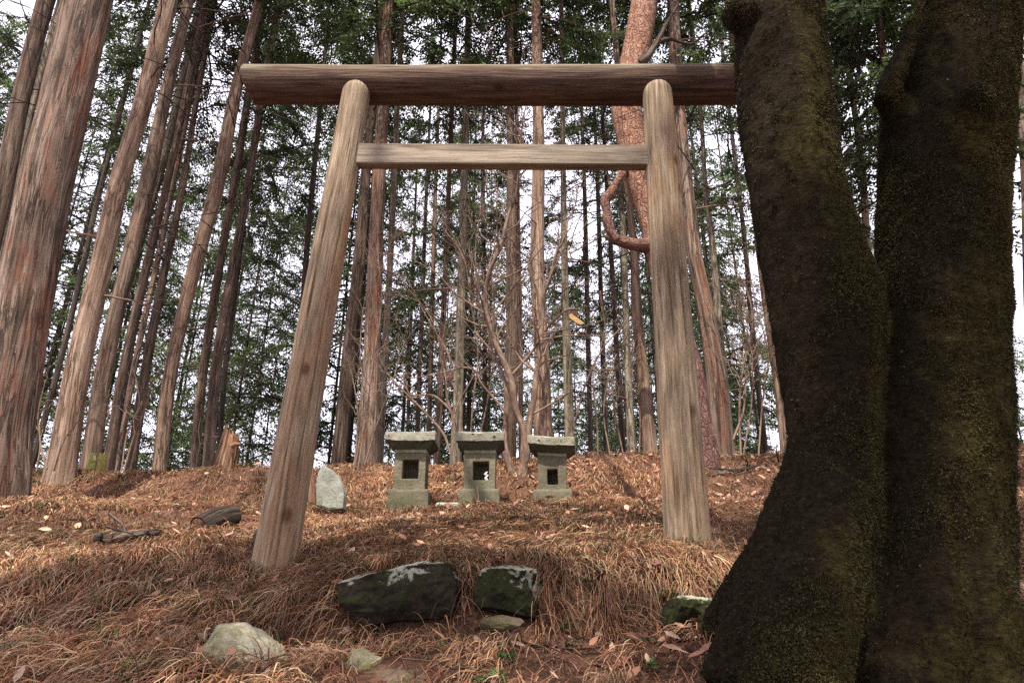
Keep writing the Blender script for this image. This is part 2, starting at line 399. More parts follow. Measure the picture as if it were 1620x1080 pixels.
# ------------------------------------------------------------------ conifer crowns (shared meshes)
def leaf_quads(base, d, side, L, W):
    """rhombic leaf sprays"""
    m = base + d * (L * .42)[:, None]
    V = np.stack([base, m + side * (W / 2)[:, None], base + d * L[:, None], m - side * (W / 2)[:, None]], 1).reshape(-1, 3)
    return V
def unit(a): return a / (np.linalg.norm(a, axis=-1, keepdims=True) + 1e-9)
PAL = np.array([(.026, .040, .018), (.042, .064, .026), (.065, .100, .034), (.10, .145, .05), (.052, .058, .028)])
def crown_arrays(rng, H=9.0, R=2.0, nb=60, per=11, spr=3, lf=12, bare=14, bareL=4.0, bright=1.0, leafL=.10):
    """returns V,quads(leaf) , V,faces(wood), leaf tint"""
    wood = Join(); B, D, SD, L, W, T = [], [], [], [], [], []
    for b in range(nb):
        z = H * (rng.random() ** .85); prof = (1 - z / H) ** .7 * (0.55 + .45 * min(1, z / (.18 * H)))
        r = R * prof * rng.uniform(.6, 1.15) + .25
        a = rng.uniform(0, 2 * PI); out = np.array([math.cos(a), math.sin(a), 0])
        rise = rng.uniform(-.15, .4); t = np.linspace(0, 1, 6)
        C = out * (t * r)[:, None]; C[:, 2] = z + rise * r * t - .55 * r * t ** 2.2
        C[:, :2] += rng.normal(0, .04 * r, (6, 2)) * t[:, None]
        wood.tube(C, np.linspace(.012 + .004 * r, .004, 6), 4)
        n = max(4, int(per * (.4 + .6 * r / R)))
        tt = rng.uniform(.18, 1.0, n); base = np.stack([np.interp(tt, t, C[:, k]) for k in range(3)], 1)
        clump = rng.integers(0, len(PAL))
        for s in range(spr):
            sa = a + rng.choice([-1, 1], n) * rng.uniform(.2, 1.25, n)
            dirv = unit(np.stack([np.cos(sa), np.sin(sa), rng.uniform(-.75, .1, n)], 1))
            SL = rng.uniform(.28, .62, n) * (.7 + .3 * r / R)
            nrm = unit(np.stack([rng.normal(0, .35, n), rng.normal(0, .35, n), np.ones(n)], 1))
            sv = unit(np.cross(dirv, nrm))
            for k in range(lf):
                u = (k + .5) / lf; sg = 1 if k % 2 else -1
                bp = base + dirv * (SL * u)[:, None]; bp[:, 2] -= .22 * SL * u ** 2
                bd = unit(dirv * .75 + sv * (sg * (1.0 - .5 * u)) + np.array([0, 0, -.25]) + rng.normal(0, .15, (n, 3)))
                B.append(bp); D.append(bd); SD.append(unit(np.cross(bd, nrm + rng.normal(0, .5, (n, 3)))))
                L.append(rng.uniform(.7, 1.3, n) * leafL * (1.15 - .5 * u)); W.append(rng.uniform(.26, .42, n) * leafL)
                c = PAL[np.where(rng.random(n) < .6, clump, rng.integers(0, len(PAL), n))] * rng.uniform(.7, 1.3, (n, 1)) * bright
                T.append(c)
    for b in range(bare):                       # dead lower branches, needles gone
        z = -rng.uniform(0, bareL); a = rng.uniform(0, 2 * PI); r = rng.uniform(.5, 1.9)
        t = np.linspace(0, 1, 6); out = np.array([math.cos(a), math.sin(a), 0])
        C = out * (t * r)[:, None]; C[:, 2] = z + rng.uniform(-.2, .5) * r * t - rng.uniform(0, .5) * r * t ** 2
        C[1:, :] += rng.normal(0, .015, (5, 3))
        wood.tube(C, np.linspace(.011, .003, 6), 3)
        for q in range(rng.integers(1, 4)):
            k = rng.integers(2, 5); e = C[k] + np.array([*rng.normal(0, .3, 2), rng.uniform(-.15, .2)]) + out * .2
            wood.tube(np.array([C[k], (C[k] + e) / 2 + rng.normal(0, .03, 3), e]), [.007, .005, .003], 3)
    B, D, SD, L, W, T = [np.concatenate(x) for x in (B, D, SD, L, W, T)]
    LV = leaf_quads(B, D, SD, L, W); LQ = np.arange(len(LV)).reshape(-1, 4)
    WV = np.vstack(wood.V)
    return LV, LQ, np.repeat(T, 4, 0), WV, {k: np.vstack(v) for k, v in wood.G.items()}
def crown_mesh(name, arr):
    LV, LQ, T, WV, WG = arr
    V = np.vstack([LV, WV]); tint = np.ones((len(V), 4)); tint[:len(LV), :3] = T
    gs = [LQ] + [g + len(LV) for g in WG.values()]
    mi = np.concatenate([np.zeros(len(LQ), int)] + [np.ones(len(g), int) for g in WG.values()])
    return raw_mesh(name, V, gs, (M['needle'], M['bark_dark']), {"tint": tint, "rest": V}, False, mi)
crng = np.random.default_rng(21)
CROWNS = [crown_arrays(crng, H=10, R=2.1, nb=35, bare=12) for _ in range(3)]
CROWNS += [crown_arrays(crng, H=12, R=2.5, nb=40, per=12, bare=16, bareL=5) for _ in range(2)]
LUSH = [crown_arrays(crng, H=9, R=2.4, nb=35, per=13, spr=3, bare=8, bright=1.5) for _ in range(2)]
FARC = [crown_arrays(crng, H=10, R=2.2, nb=70, per=11, lf=9, bare=4) for _ in range(4)]
SHADE = crown_mesh("crown", crown_arrays(crng, H=9, R=2.4, nb=50, per=12, bare=4))
DENSE = crown_mesh("crown", crown_arrays(crng, H=9, R=2.4, nb=110, per=14, bare=6, bright=.9))
CM = [crown_mesh("crown", c) for c in CROWNS]; LM = [crown_mesh("crown", c) for c in LUSH]

def add_crown(tree, at, me, rz, sc=1.0):
    c = bpy.data.objects.new("crown", me); COL.objects.link(c); c.parent = tree
    c.location = np.asarray(at) - wloc(tree); c.rotation_euler = (0, 0, rz); c.scale = (sc, sc, sc); return c

def bark_disp(amp, seed, fx=22, fz=1.3, lobes=0.0):
    def f(rest, TH, SS, R0):
        q = rest.copy(); sc = 1.0
        a = fbm(np.stack([q[:, 0] * fx, q[:, 1] * fx, q[:, 2] * fz], 1), seed, 3)
        b = fbm(np.stack([q[:, 0] * 5, q[:, 1] * 5, q[:, 2] * .9], 1), seed + 31, 2)
        d = amp * (1 - 2 * np.abs(a)) * .8 + amp * 1.2 * b
        return d.reshape(TH.shape)
    return f
LEAN = []
def conifer(label, d, pts, mat, H=17, crown=('C', 0), ch=7.5, segs=14, step=.25, amp=.05, flare=.35, name="conifer_tree", group="conifers on the wooded ridge", dd=0.0, csc=1.0, seed=None, bare=0):
    """pts: photo (x, y, width) up the trunk; standing d metres ahead"""
    seed = random.randrange(999) if seed is None else seed
    pts = sorted(pts, key=lambda q: -q[1])
    C = []; R = []
    for k, (px, py, w) in enumerate(pts):
        u = (pts[0][1] - py) / 700.0
        C.append(P(px, py, d + dd * u)); R.append(w * .47 * PXM(px, py, d + dd * u) * F / math.hypot(F, px - 810))
    C = np.array(C); R = np.array(R)
    # down to the ground
    dirn = (C[1] - C[0]) / (C[1, 2] - C[0, 2]) if C[1, 2] - C[0, 2] > .6 else (C[-1] - C[0]) / (C[-1, 2] - C[0, 2])
    zb = gz(C[0, 0], C[0, 1])
    if C[0, 2] > zb - .05:
        b = C[0] - dirn * (C[0, 2] - zb + .12); gr = (R[0] - R[-1]) / max(1, C[-1, 2] - C[0, 2])
        C = np.vstack([b, C]); R = np.concatenate([[R[0] + gr * (C[1, 2] - b[2])], R])
    z0 = C[0, 2]
    # up to the full height
    top = z0 + H
    if C[-1, 2] < top - .5:
        dirn = (C[-1] - C[0]) / (C[-1, 2] - C[0, 2]) * .6 + np.array([0, 0, .4])
        n = 4; 
        for k in range(1, n + 1):
            f = k / n; C = np.vstack([C, C[-1] + dirn * ((top - C[-1, 2]) / (n - k + 1))]); R = np.append(R, R[-1] * (1 - f) + .035 * f)
    LEAN.append((label[:40], round(float(np.degrees(np.arctan2(np.hypot(*(C[-2] - C[0])[:2]), C[-2, 2] - C[0, 2]))), 1), round(float(R[0] * 2), 2)))
    L = np.linalg.norm(np.diff(C, axis=0), axis=1).sum(); n = int(L / step)
    sp_ = spline(np.hstack([C, R[:, None]]), n)
    hh = sp_[:, 2] - z0
    fl = 1 + flare * np.exp(-hh / (3.2 * R[0] + .05))
    cb = np.array([C[0, 0], C[0, 1], zb])
    t = empty(name, cb, label, "tree", group)
    db = bark_disp(amp, seed)
    def dsp(rest, TH, SS, R0):
        e = np.exp(-SS / (3.0 * R0 + .05))
        return db(rest, TH, SS, R0) + flare * .35 * e * np.sin(TH * 5 + seed) + 0.03 * np.sin(2 * TH + seed)
    V, Q, rest = tube(sp_[:, :3], np.maximum(sp_[:, 3], .02) * fl, segs, dsp)
    rest = rest + np.array([seed * .37, seed * .11, seed * 1.3])
    obj("trunk", V, Q, M[mat], t, {"rest": rest})
    rg = np.random.default_rng(seed)
    for k in range(bare):                               # dead side branches on the lower trunk
        f = rg.uniform(.12, .5); q = sp_[int(f * n)]; a = rg.uniform(-1.0, 1.0) + (0 if rg.random() < .6 else PI)
        Lb = rg.uniform(.5, 1.5); o = np.array([math.cos(a), math.sin(a) * .6, 0]); tt = np.linspace(0, 1, 8)
        Cb = q[:3] + o * (q[3] * .8) + o * (tt * Lb)[:, None]; Cb[:, 2] += rg.uniform(-.1, .25) * Lb * tt - rg.uniform(.05, .35) * Lb * tt ** 2
        Cb[1:] += rg.normal(0, .006, (7, 3)).cumsum(0)
        jb = Join(); jb.tube(Cb, np.linspace(.014, .004, 8), 5)
        for s in range(rg.integers(0, 3)):
            e = Cb[5] + rg.normal(0, .18, 3); jb.tube(np.array([Cb[4 + s], (Cb[4 + s] + e) / 2, e]), [.006, .004, .003], 4)
        jb.obj("branch", M['dead_twig'], t)
    if crown:
        kind, v = crown; me = DENSE if kind == 'S' else (LM if kind == 'L' else CM)[v % (2 if kind == 'L' else len(CM))]
        k = min(n - 2, int(np.searchsorted(hh, ch)))
        add_crown(t, sp_[k, :3], me, rg.uniform(0, 6.28), csc)
    return t, sp_

# the trunks of the photograph, left to right --------------------------------------------------
conifer("big red-barked conifer with shredding bark at the far left edge, nearest of the left trunks", 5.1,
        [(-14, 790, 118), (-2, 700, 110), (12, 620, 106), (45, 440, 96), (71, 300, 90), (108, 140, 83), (140, 0, 79)], 'bark_red', 18, ('C', 0), 9, 72, .035, .075, .18, seed=11)
conifer("lichen-spotted conifer cropped by the left edge, behind the big red trunk", 6.6, [(-32, 460, 36), (5, 300, 35), (31, 165, 33), (73, 0, 31)], 'bark_brown', 17, ('C', 1), 8, 24, .08, .06)
conifer("thin pale-green lichened trunk hugging the left side of the big red trunk", 8.5, [(-4, 430, 15), (20, 300, 14), (55, 150, 14), (97, 0, 13)], 'bark_grey', 16, ('C', 2), 8.5)
conifer("light tan conifer with flared foot, second big trunk from the left", 6.8,
        [(98, 735, 46), (120, 600, 43), (165, 400, 36), (186, 300, 34), (226, 165, 31), (267, 0, 30)], 'bark_tan', 18, ('C', 3), 9, 48, .06, .06, .3, seed=5, bare=3)
conifer("brown conifer right behind the light tan trunk, beside the yellow-green marker", 7.8,
        [(143, 735, 33), (162, 600, 30), (207, 400, 28), (231, 300, 28), (259, 165, 22), (292, 30, 18)], 'bark_brown', 17, ('C', 4), 8, 32, .08, .06, .25, bare=2)
conifer("pale conifer twinned with the brown trunk high at upper left", 9.8, [(152, 700, 14), (176, 560, 14), (216, 400, 15), (250, 280, 16), (281, 165, 15), (318, 0, 14)], 'bark_grey', 17, ('C', 0), 8.5)
conifer("slim brown conifer just right of the yellow-green marker", 9.5, [(172, 735, 20), (194, 600, 19), (230, 430, 15), (262, 300, 12), (302, 112, 11), (325, 0, 10)], 'bark_brown', 15, ('C', 1), 7, bare=1)
conifer("thin reddish conifer third to the right of the marker, leaning right", 10.5, [(186, 735, 12), (209, 600, 11), (252, 400, 10)], 'bark_red', 14, ('C', 2), 6)
conifer("slim dark-footed conifer with bare brush at its base, left of the sky gap", 9.8, [(208, 735, 18), (228, 600, 18), (262, 420, 14), (288, 300, 12), (308, 178, 10), (340, 0, 9)], 'bark_brown', 15, ('C', 3), 7, bare=1)
conifer("pale-footed brown conifer standing alone between the marker and the broken stump", 8.8,
        [(252, 740, 25), (268, 600, 24), (306, 430, 24), (342, 300, 25), (376, 130, 20), (411, 0, 15)], 'bark_tan', 17, ('C', 4), 8.2, 32, .08, .06, .15, bare=2)
conifer("dark straight conifer just left of the broken stump", 10.5, [(307, 740, 17), (320, 600, 16), (346, 430, 14), (369, 300, 13), (395, 140, 12), (419, 0, 10)], 'bark_brown', 16, ('C', 0), 7.5, bare=1)
conifer("brown conifer directly behind the broken stump", 10.2, [(329, 740, 20), (340, 600, 19), (365, 440, 16), (391, 300, 13), (412, 170, 12), (441, 0, 10)], 'bark_brown', 16, ('C', 1), 7.5, bare=1)
conifer("thin dark conifer peeping out right of the broken stump", 13.5, [(346, 730, 10), (355, 600, 9), (375, 440, 8)], 'bark_dark', 15, ('C', 2), 6)
conifer("skinny dark conifer seen between the two leftmost big trunks", 12, [(60, 700, 12), (92, 585, 11), (127, 440, 10), (154, 318, 9)], 'bark_dark', 14, ('C', 3), 6.5)
conifer("slender dark conifer just left of the left gate post under the log end", 14, [(468, 720, 11), (485, 400, 10), (506, 175, 8)], 'bark_dark', 16, ('C', 4), 7)
# through the gate
conifer("dark conifer close to the right side of the left gate post, first inside the gate", 9.3, [(537, 720, 25), (548, 600, 23), (561, 480, 20), (570, 390, 18), (579, 270, 16), (604, 40, 14)], 'bark_brown', 17, ('L', 0), 6.0, 28, .08, .06, .1)
conifer("stout red-brown conifer behind the left shrine, with a peeling red strip", 8.8, [(580, 715, 38), (587, 600, 31), (594, 400, 25), (600, 270, 22), (607, 150, 20), (614, 20, 18)], 'bark_red', 18, ('L', 1), 6.8, 40, .06, .06, .1, bare=2)
conifer("slender pale lichened conifer touching the right of the stout red-brown trunk", 9.4, [(601, 725, 12), (607, 600, 12), (618, 400, 11), (624, 270, 10), (632, 100, 9)], 'bark_grey', 15, ('C', 1), 7)
conifer("hair-thin dark conifer in the left third of the gate, by the pale lichened trunk", 18, [(645, 690, 6), (650, 500, 6)], 'bark_dark', 13, ('C', 2), 4)
conifer("thin dark conifer in the gate, left of the hanging brown plaque", 17, [(660, 690, 8), (668, 480, 7), (674, 320, 6)], 'bark_dark', 15, ('C', 3), 4.5)
conifer("thin reddish-dark conifer in the gate, second left of the hanging brown plaque", 15, [(678, 700, 9), (683, 520, 8), (688, 330, 7)], 'bark_brown', 15, ('C', 0), 5)
conifer("olive-footed slim conifer just under the hanging brown plaque", 10.5, [(692, 720, 11), (697, 600, 10), (706, 400, 9), (711, 270, 8)], 'bark_brown', 15, ('C', 4), 7)
conifer("grey-brown conifer behind the gap of left and middle shrines, right of the plaque", 9.8, [(722, 700, 18), (726, 600, 16), (731, 400, 13), (735, 270, 12), (740, 60, 10)], 'bark_grey', 16, ('L', 0), 6.5, 20, bare=2)
conifer("thin dark conifer in the gate between the plaque and the bare shrub", 16, [(768, 690, 8), (766, 450, 7), (764, 300, 7)], 'bark_dark', 15, ('C', 1), 5)
conifer("dark straight conifer directly behind the bare shrub's left stem", 9.2, [(806, 700, 23), (810, 560, 21), (809, 400, 18), (808, 270, 14), (807, 50, 13)], 'bark_brown', 17, ('L', 1), 6.2, 28, .08, .06, .15)
conifer("thin tan conifer stuck to the right flank of the dark trunk behind the shrub", 10.2, [(824, 660, 9), (822, 470, 8), (819, 340, 8)], 'bark_tan', 14, ('C', 2), 7)
conifer("thick grey-brown conifer behind the right shrine, straight as a mast in the gate", 8.4, [(860, 700, 31), (858, 600, 25), (850, 400, 22), (852, 270, 20), (849, 50, 16)], 'bark_tan', 18, ('L', 0), 7, 40, .06, .06, .12, bare=2, seed=77)
conifer("slim pale lichened conifer rising behind the right shrine's roof", 9.0, [(902, 700, 16), (897, 560, 14), (893, 400, 11), (891, 270, 9), (889, 60, 8)], 'bark_grey', 16, ('C', 3), 7.2, 18, bare=2)
conifer("dim thin conifer in the right of the gate, left of the leaning stick", 15, [(934, 690, 9), (929, 480, 8), (925, 310, 7)], 'bark_dark', 15, ('C', 4), 5)
conifer("dim thin conifer in the right of the gate, right of the leaning stick", 16, [(958, 690, 9), (951, 480, 8), (946, 310, 7)], 'bark_dark', 15, ('C', 0), 5)
conifer("thin dark conifer left of the pair of pale trunks by the right gate post", 13, [(985, 700, 10), (976, 560, 9), (968, 420, 8)], 'bark_dark', 15, ('C', 1), 6)
conifer("slim pale conifer by the right gate post, left of the pinkish one", 8.9, [(999, 705, 15), (994, 600, 13), (987, 400, 10), (983, 310, 9), (978, 100, 10), (965, 0, 10)], 'bark_grey', 16, ('C', 2), 7.6, 18)
conifer("pinkish pale conifer by the right gate post, crossing behind the pine's broken stub", 8.2, [(1028, 700, 21), (1018, 600, 19), (1008, 500, 17), (1003, 400, 13), (993, 300, 10)], 'bark_tan', 15, ('C', 3), 7.5, 24)
conifer("stout torn-barked conifer with dead limbs right of the right gate post", 7.8,
        [(1140, 690, 36), (1134, 600, 33), (1118, 500, 29), (1098, 400, 25), (1085, 280, 21), (1069, 100, 20), (1065, 0, 20)], 'bark_red', 17, ('L', 1), 7.8, 48, .05, .085, .25, seed=31, bare=5)
conifer("slim light conifer pressed to the right of the torn-barked trunk", 8.8, [(1153, 690, 15), (1145, 600, 13), (1136, 500, 12), (1128, 400, 10), (1116, 300, 8), (1111, 210, 7)], 'bark_grey', 13, ('L', 0), 5.8, 18)
conifer("pale orange conifer half hidden by the left edge of the mossy double trunk", 8.3, [(1240, 700, 13), (1229, 600, 14), (1215, 500, 14), (1202, 400, 13), (1185, 260, 11)], 'bark_tan', 15, ('L', 1), 6.2, 18)
conifer("thin dark conifer in the gap between torn-barked trunk and mossy trunk", 13, [(1208, 690, 10), (1190, 520, 9), (1178, 380, 8)], 'bark_dark', 14, ('C', 4), 5)
conifer("reddish conifer seen through the fork of the mossy double trunk", 9.0, [(1384, 560, 15), (1372, 400, 14), (1365, 280, 12)], 'bark_tan', 14, ('L', 0), 5.0)
conifer("reddish conifer showing as a sliver at the right edge of the picture", 6.5, [(1640, 640, 34), (1632, 400, 30), (1626, 240, 28)], 'bark_red', 15, ('L', 1), 5.5, 24)
# foliage-heavy young trees behind the fork of the mossy tree
conifer("leafy dark conifer behind the right stem of the mossy double trunk", 8.0, [(1500, 640, 24), (1488, 300, 20)], 'bark_brown', 13, ('S', 0), 3.2)
conifer("leafy conifer with drooping sprays filling the gap of the mossy fork", 6.8, [(1440, 640, 18), (1425, 300, 14)], 'bark_brown', 12, ('S', 0), 2.9, csc=.9)

# unseen trees around the photographer, added to shade the foreground
for k, (x, y, H, ch, sc, lab) in enumerate([
        (.7, -2.2, 17, 3.9, 1.28, "dense conifer at the photographer's back, to the right, shading the gate"),
        (-1.9, -2.6, 16, 4.2, 1.15, "unseen dense conifer straight behind the photographer, added for its shade"),
        (3.4, -1.6, 17, 3.4, 1.3, "unseen dense conifer at the back right, added to shade the mossy trunk"),
        (-5.2, -3.2, 15, 4.6, 1.0, "dense conifer at the photographer's back, to the left"),
        (6.6, 1.6, 14, 3.0, 1.1, "unseen dense conifer off to the right of the mossy trunk, added for its shade")]):
    zb = gz(x, y); t = empty("conifer_tree", (x, y, zb), lab, "tree", "conifers on the wooded ridge")
    zz = np.linspace(-.1, H, 40); rr = .2 * (1 - zz / (H + 1)) ** .8 + .03
    V, Q, rest = tube(np.stack([x + .05 * np.sin(zz), y + 0 * zz, zb + zz], 1), rr, 16, bark_disp(.06, 60 + k))
    obj("trunk", V, Q, M['bark_brown'], t, {"rest": rest})
    add_crown(t, (x, y, zb + ch), SHADE, k * 1.3, sc)

# far wood down the slope: reads as one mass
wr = np.random.default_rng(5); LVs, Ts, Ws, n0 = [], [], [], 0
wj = Join()
for k in range(150):
    d = 18 + 27 * wr.random() ** 1.15; x = wr.uniform(-1.05, 1.05) * (d * .93 + 1.5) if k < 125 else wr.uniform(.18, .7) * d
    a = FARC[wr.integers(0, len(FARC))]
    sc = wr.uniform(1.0, 1.4); sz = wr.uniform(1.35, 2.0); an = wr.uniform(0, 6.28); ca, sa = math.cos(an) * sc, math.sin(an) * sc
    Rm = np.array([[ca, -sa, 0], [sa, ca, 0], [0, 0, sz]]); zb = gz(x, d)
    off = np.array([x, d, zb + wr.uniform(1.5, 4.5)])
    keep = np.repeat(wr.random(len(a[1])) < (.80 if d < 28 else .64), 4)
    LVs.append((a[0] @ Rm.T + off)[keep]); Ts.append(a[2][keep] * wr.uniform(.9, 1.6))
    wj.add(a[3] @ Rm.T + off, list(a[4].values())); sc = sz
    wj.tube(np.array([[x, d, zb - .2], [x, d, off[2] + 5 * sc], [x, d, off[2] + 10 * sc]]), [.10, .06, .015] if k % 5 < 2 else [.05, .03, .01], 7)
LV = np.vstack(LVs); LQ = np.arange(len(LV)).reshape(-1, 4); WV = np.vstack(wj.V)
tint = np.ones((len(LV) + len(WV), 4)); tint[:len(LV), :3] = np.vstack(Ts)
gs = [np.vstack(g) for g in wj.G.values()]
fw = obj("far_wood", np.vstack([LV, WV]), [LQ] + [g + len(LV) for g in gs], (M['needle'], M['bark_dark']), None,
         {"tint": tint, "rest": np.vstack([LV, WV])}, False, (0, 28, 0), np.concatenate([np.zeros(len(LQ), int)] + [np.ones(len(g), int) for g in gs]))
tag(fw, "dark green conifer wood down the slope behind the ridge, sky showing through", "wood", kind="stuff")
# ------------------------------------------------------------------ red pine
def pix_tube(pts, d, step=.05, dd=0.0):
    """photo (x,y,w[,d]) polyline to centres + radii"""
    A = []
    for q in pts:
        D_ = q[3] if len(q) > 3 else d
        A.append([*P(q[0], q[1], D_), q[2] / 2 * PXM(q[0], q[1], D_)])
    A = np.array(A); L = np.linalg.norm(np.diff(A[:, :3], axis=0), axis=1).sum()
    s = spline(A, max(4, int(L / step))); return s[:, :3], np.maximum(s[:, 3], .0025)
pb = P(1110, 690, 7.3); pb[2] = gz(pb[0], pb[1])
pine = empty("red_pine", pb, "orange-barked red pine bending behind the top of the right gate post", "tree")
C, r = pix_tube([(1116, 760, 52), (1113, 705, 44), (1108, 670, 37), (1098, 600, 34), (1082, 540, 34), (1052, 450, 35), (1030, 350, 37), (1012, 285, 41), (999, 222, 44), (991, 170, 47), (1003, 100, 44), (1020, 0, 41), (1034, -120, 36), (1036, -260, 32), (1030, -420, 27), (1026, -600, 18)], 7.3, .05)
V, Q, rest = tube(C, r, 40, bark_disp(.035, 91, 16, 5))
obj("trunk", V, Q, M['pine'], pine, {"rest": rest})
rr = np.array([0, 0, 1.25])
C, r = pix_tube([(1036, 388, 26), (1012, 388, 21), (985, 382, 17), (966, 376, 13), (958, 373, 8)], 7.25, .03)
V, Q, rest = tube(C, r, 16, bark_disp(.2, 92, 14, 7)); obj("branch_stub", V, Q, M['pine'], pine, {"rest": rest + np.array([0, 0, 1.2])})
C, r = pix_tube([(976, 380, 12), (967, 366, 15), (961, 348, 16), (960, 334, 13), (957, 322, 14), (968, 303, 14), (974, 291, 11), (983, 278, 13), (988, 262, 11), (996, 240, 12)], 7.2, .03)
V, Q, rest = tube(C, r, 16, bark_disp(.16, 93, 14, 7)); obj("branch", V, Q, M['pine'], pine, {"rest": rest + rr})
C, r = pix_tube([(1010, 100, 13), (1022, 92, 12), (1036, 72, 9), (1052, 42, 6), (1072, 8, 4), (1090, -40, 3)], 7.15, .05)
V, Q, rest = tube(C, r, 8, bark_disp(.1, 94)); obj("branch", V, Q, M['bark_dark'], pine, {"rest": rest})
C, r = pix_tube([(1030, 72, 9), (1060, 62, 6), (1090, 70, 4), (1118, 52, 3)], 7.3, .05)
V, Q, rest = tube(C, r, 8, bark_disp(.1, 95)); obj("branch", V, Q, M['bark_dark'], pine, {"rest": rest})
add_crown(pine, P(1031, -420, 7.3), LM[1], 2.0, .8)
# dead limbs of the torn-barked conifer are its own children (made there); a few more long ones
# ------------------------------------------------------------------ the gate
TD = 3.2
gc = np.array([-.05, TD, gz(-.05, TD)])
gate = empty("torii_gate", gc, "weathered wooden torii gate of round logs standing on the grassy slope", "gate")
def post(bx, by, tx, ty, wb, wt, seed, cracks, d0=TD, kf=.48):
    B = P(bx, by, d0); T = P(tx, ty, d0); rb = wb * kf * PXM(bx, by, d0); rt = wt * kf * PXM(tx, ty, d0)
    n = 190; t = np.linspace(-.11, 1, n); C = B + (T - B) * t[:, None]
    r = rb + (rt - rb) * t
    cap = np.clip((t - .968) / .032, 0, 1); r = r * np.sqrt(np.maximum(1 - (cap * .94) ** 2.4, .02))
    def dsp(rest, TH, SS, R0):
        q = rest
        d = .065 * fbm(np.stack([q[:, 0] * 7, q[:, 1] * 7, q[:, 2] * 1.3], 1), seed, 3).reshape(TH.shape)
        d = d + .010 * fbm(np.stack([q[:, 0] * 60, q[:, 1] * 60, q[:, 2] * 2.0], 1), seed + 9, 2).reshape(TH.shape)
        for (th0, s0, s1, dep, wv) in cracks:
            wig = PI + th0 + wv * np.sin(SS * 1.7 + seed) + .03 * np.sin(SS * 7 + th0)
            a = np.abs((TH - wig + PI) % (2 * PI) - PI)
            d = d - dep * 1.5 * np.exp(-(a / .048) ** 2) * sstep(s0, s0 + .25, SS) * (1 - sstep(s1 - .25, s1, SS))
        return d
    V, Q, rest = tube(C, r, 144, dsp)
    return V, Q, rest + np.array([seed, 0, seed * .7])
V, Q, rest = post(434, 893, 566, 134, 78, 47, 3, [(-1.75, 1.2, 2.62, .14, .12), (-1.2, .0, .9, .10, .1), (-2.3, .3, 1.3, .08, .08), (-1.45, .2, 1.7, .06, .15), (-2.0, 1.6, 2.5, .07, .1), (-.8, .6, 2.2, .08, .1)], kf=.452)
obj("pillar", V, Q, M['post'], gate, {"rest": rest})["label"] = "left pillar, leaning inward"
V, Q, rest = post(1089, 868, 1039, 134, 76, 48, 6, [(-1.2, .35, 1.95, .20, .06), (-1.68, .0, 1.0, .14, .05), (-2.2, .2, .8, .08, .1), (-1.9, 1.1, 2.4, .07, .1), (-1.0, 1.5, 2.6, .06, .08), (-2.5, .3, 2.0, .08, .08)])
obj("pillar", V, Q, M['post'], gate, {"rest": rest})["label"] = "right pillar, with a long drying crack"
bd = TD + .055
a = P(390, 134, bd); b = P(1226, 133, bd)
n = 150; t = np.linspace(0, 1, n); C = a + (b - a) * t[:, None]; C[:, 2] += -.012 * np.sin(t * PI) 
rb = 30.5 * PXM(800, 135, bd); r = rb * (1 + .02 * np.sin(t * 3.0)) * (.97 + .05 * t)
def bdsp(rest, TH, SS, R0):
    q = rest
    d = .035 * fbm(np.stack([q[:, 0] * 8, q[:, 1] * 8, q[:, 2] * 1.2], 1), 44, 3).reshape(TH.shape)
    return d + .012 * fbm(np.stack([q[:, 0] * 55, q[:, 1] * 55, q[:, 2] * 2.0], 1), 45, 2).reshape(TH.shape)
V, Q, rest = tube(C, r, 96, bdsp, True, True)
# ends cut back at the lower edge
K = len(V)
for sgn, xe in ((1, a[0]), (-1, b[0])):
    dx = (V[:, 0] - xe) * sgn; low = np.clip((a[2] - rb * .15 - V[:, 2]) / (rb * .85), 0, 1)
    V[:, 0] += sgn * np.where(dx < .12, low ** 1.5 * .055 * (1 - np.clip(dx / .12, 0, 1)), 0)
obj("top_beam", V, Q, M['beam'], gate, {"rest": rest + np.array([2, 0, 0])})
p0 = P(548, 247, TD); p1 = P(1030, 250, TD); hz = 19 * PXM(800, 248, TD); hy = .032
n = 60; t = np.linspace(0, 1, n); prof = np.array([(-hy, -hz), (hy, -hz), (hy, hz), (-hy, hz)])
ch = .006; ring = []
for (sy, sz) in ((-1, -1), (1, -1), (1, 1), (-1, 1)):
    o = [(sy * hy, sz * (hz - ch)), (sy * (hy - ch), sz * hz)]
    ring += o if (sy * sz > 0) else o[::-1]
ring = np.array(ring); C = p0 + (p1 - p0) * t[:, None]
V = np.repeat(C, 8, 0); k = np.tile(np.arange(8), n); V[:, 1] += ring[k, 0]; V[:, 2] += ring[k, 1] * (1.02 - .04 * np.repeat(np.abs(t - .5), 8))
rest = np.stack([ring[k, 0], ring[k, 1], np.repeat(t * 1.9, 8)], 1)
i = np.arange(n - 1)[:, None] * 8; j = np.arange(8)[None, :]
Q = np.stack([i + j, i + (j + 1) % 8, i + 8 + (j + 1) % 8, i + 8 + j], 2).reshape(-1, 4)
obj("tie_beam", V, [Q, np.arange(8)[None, ::-1], np.arange(8)[None, :] + 8 * (n - 1)], M['tie'], gate, {"rest": rest + np.array([.5, 0, 0])}, False)

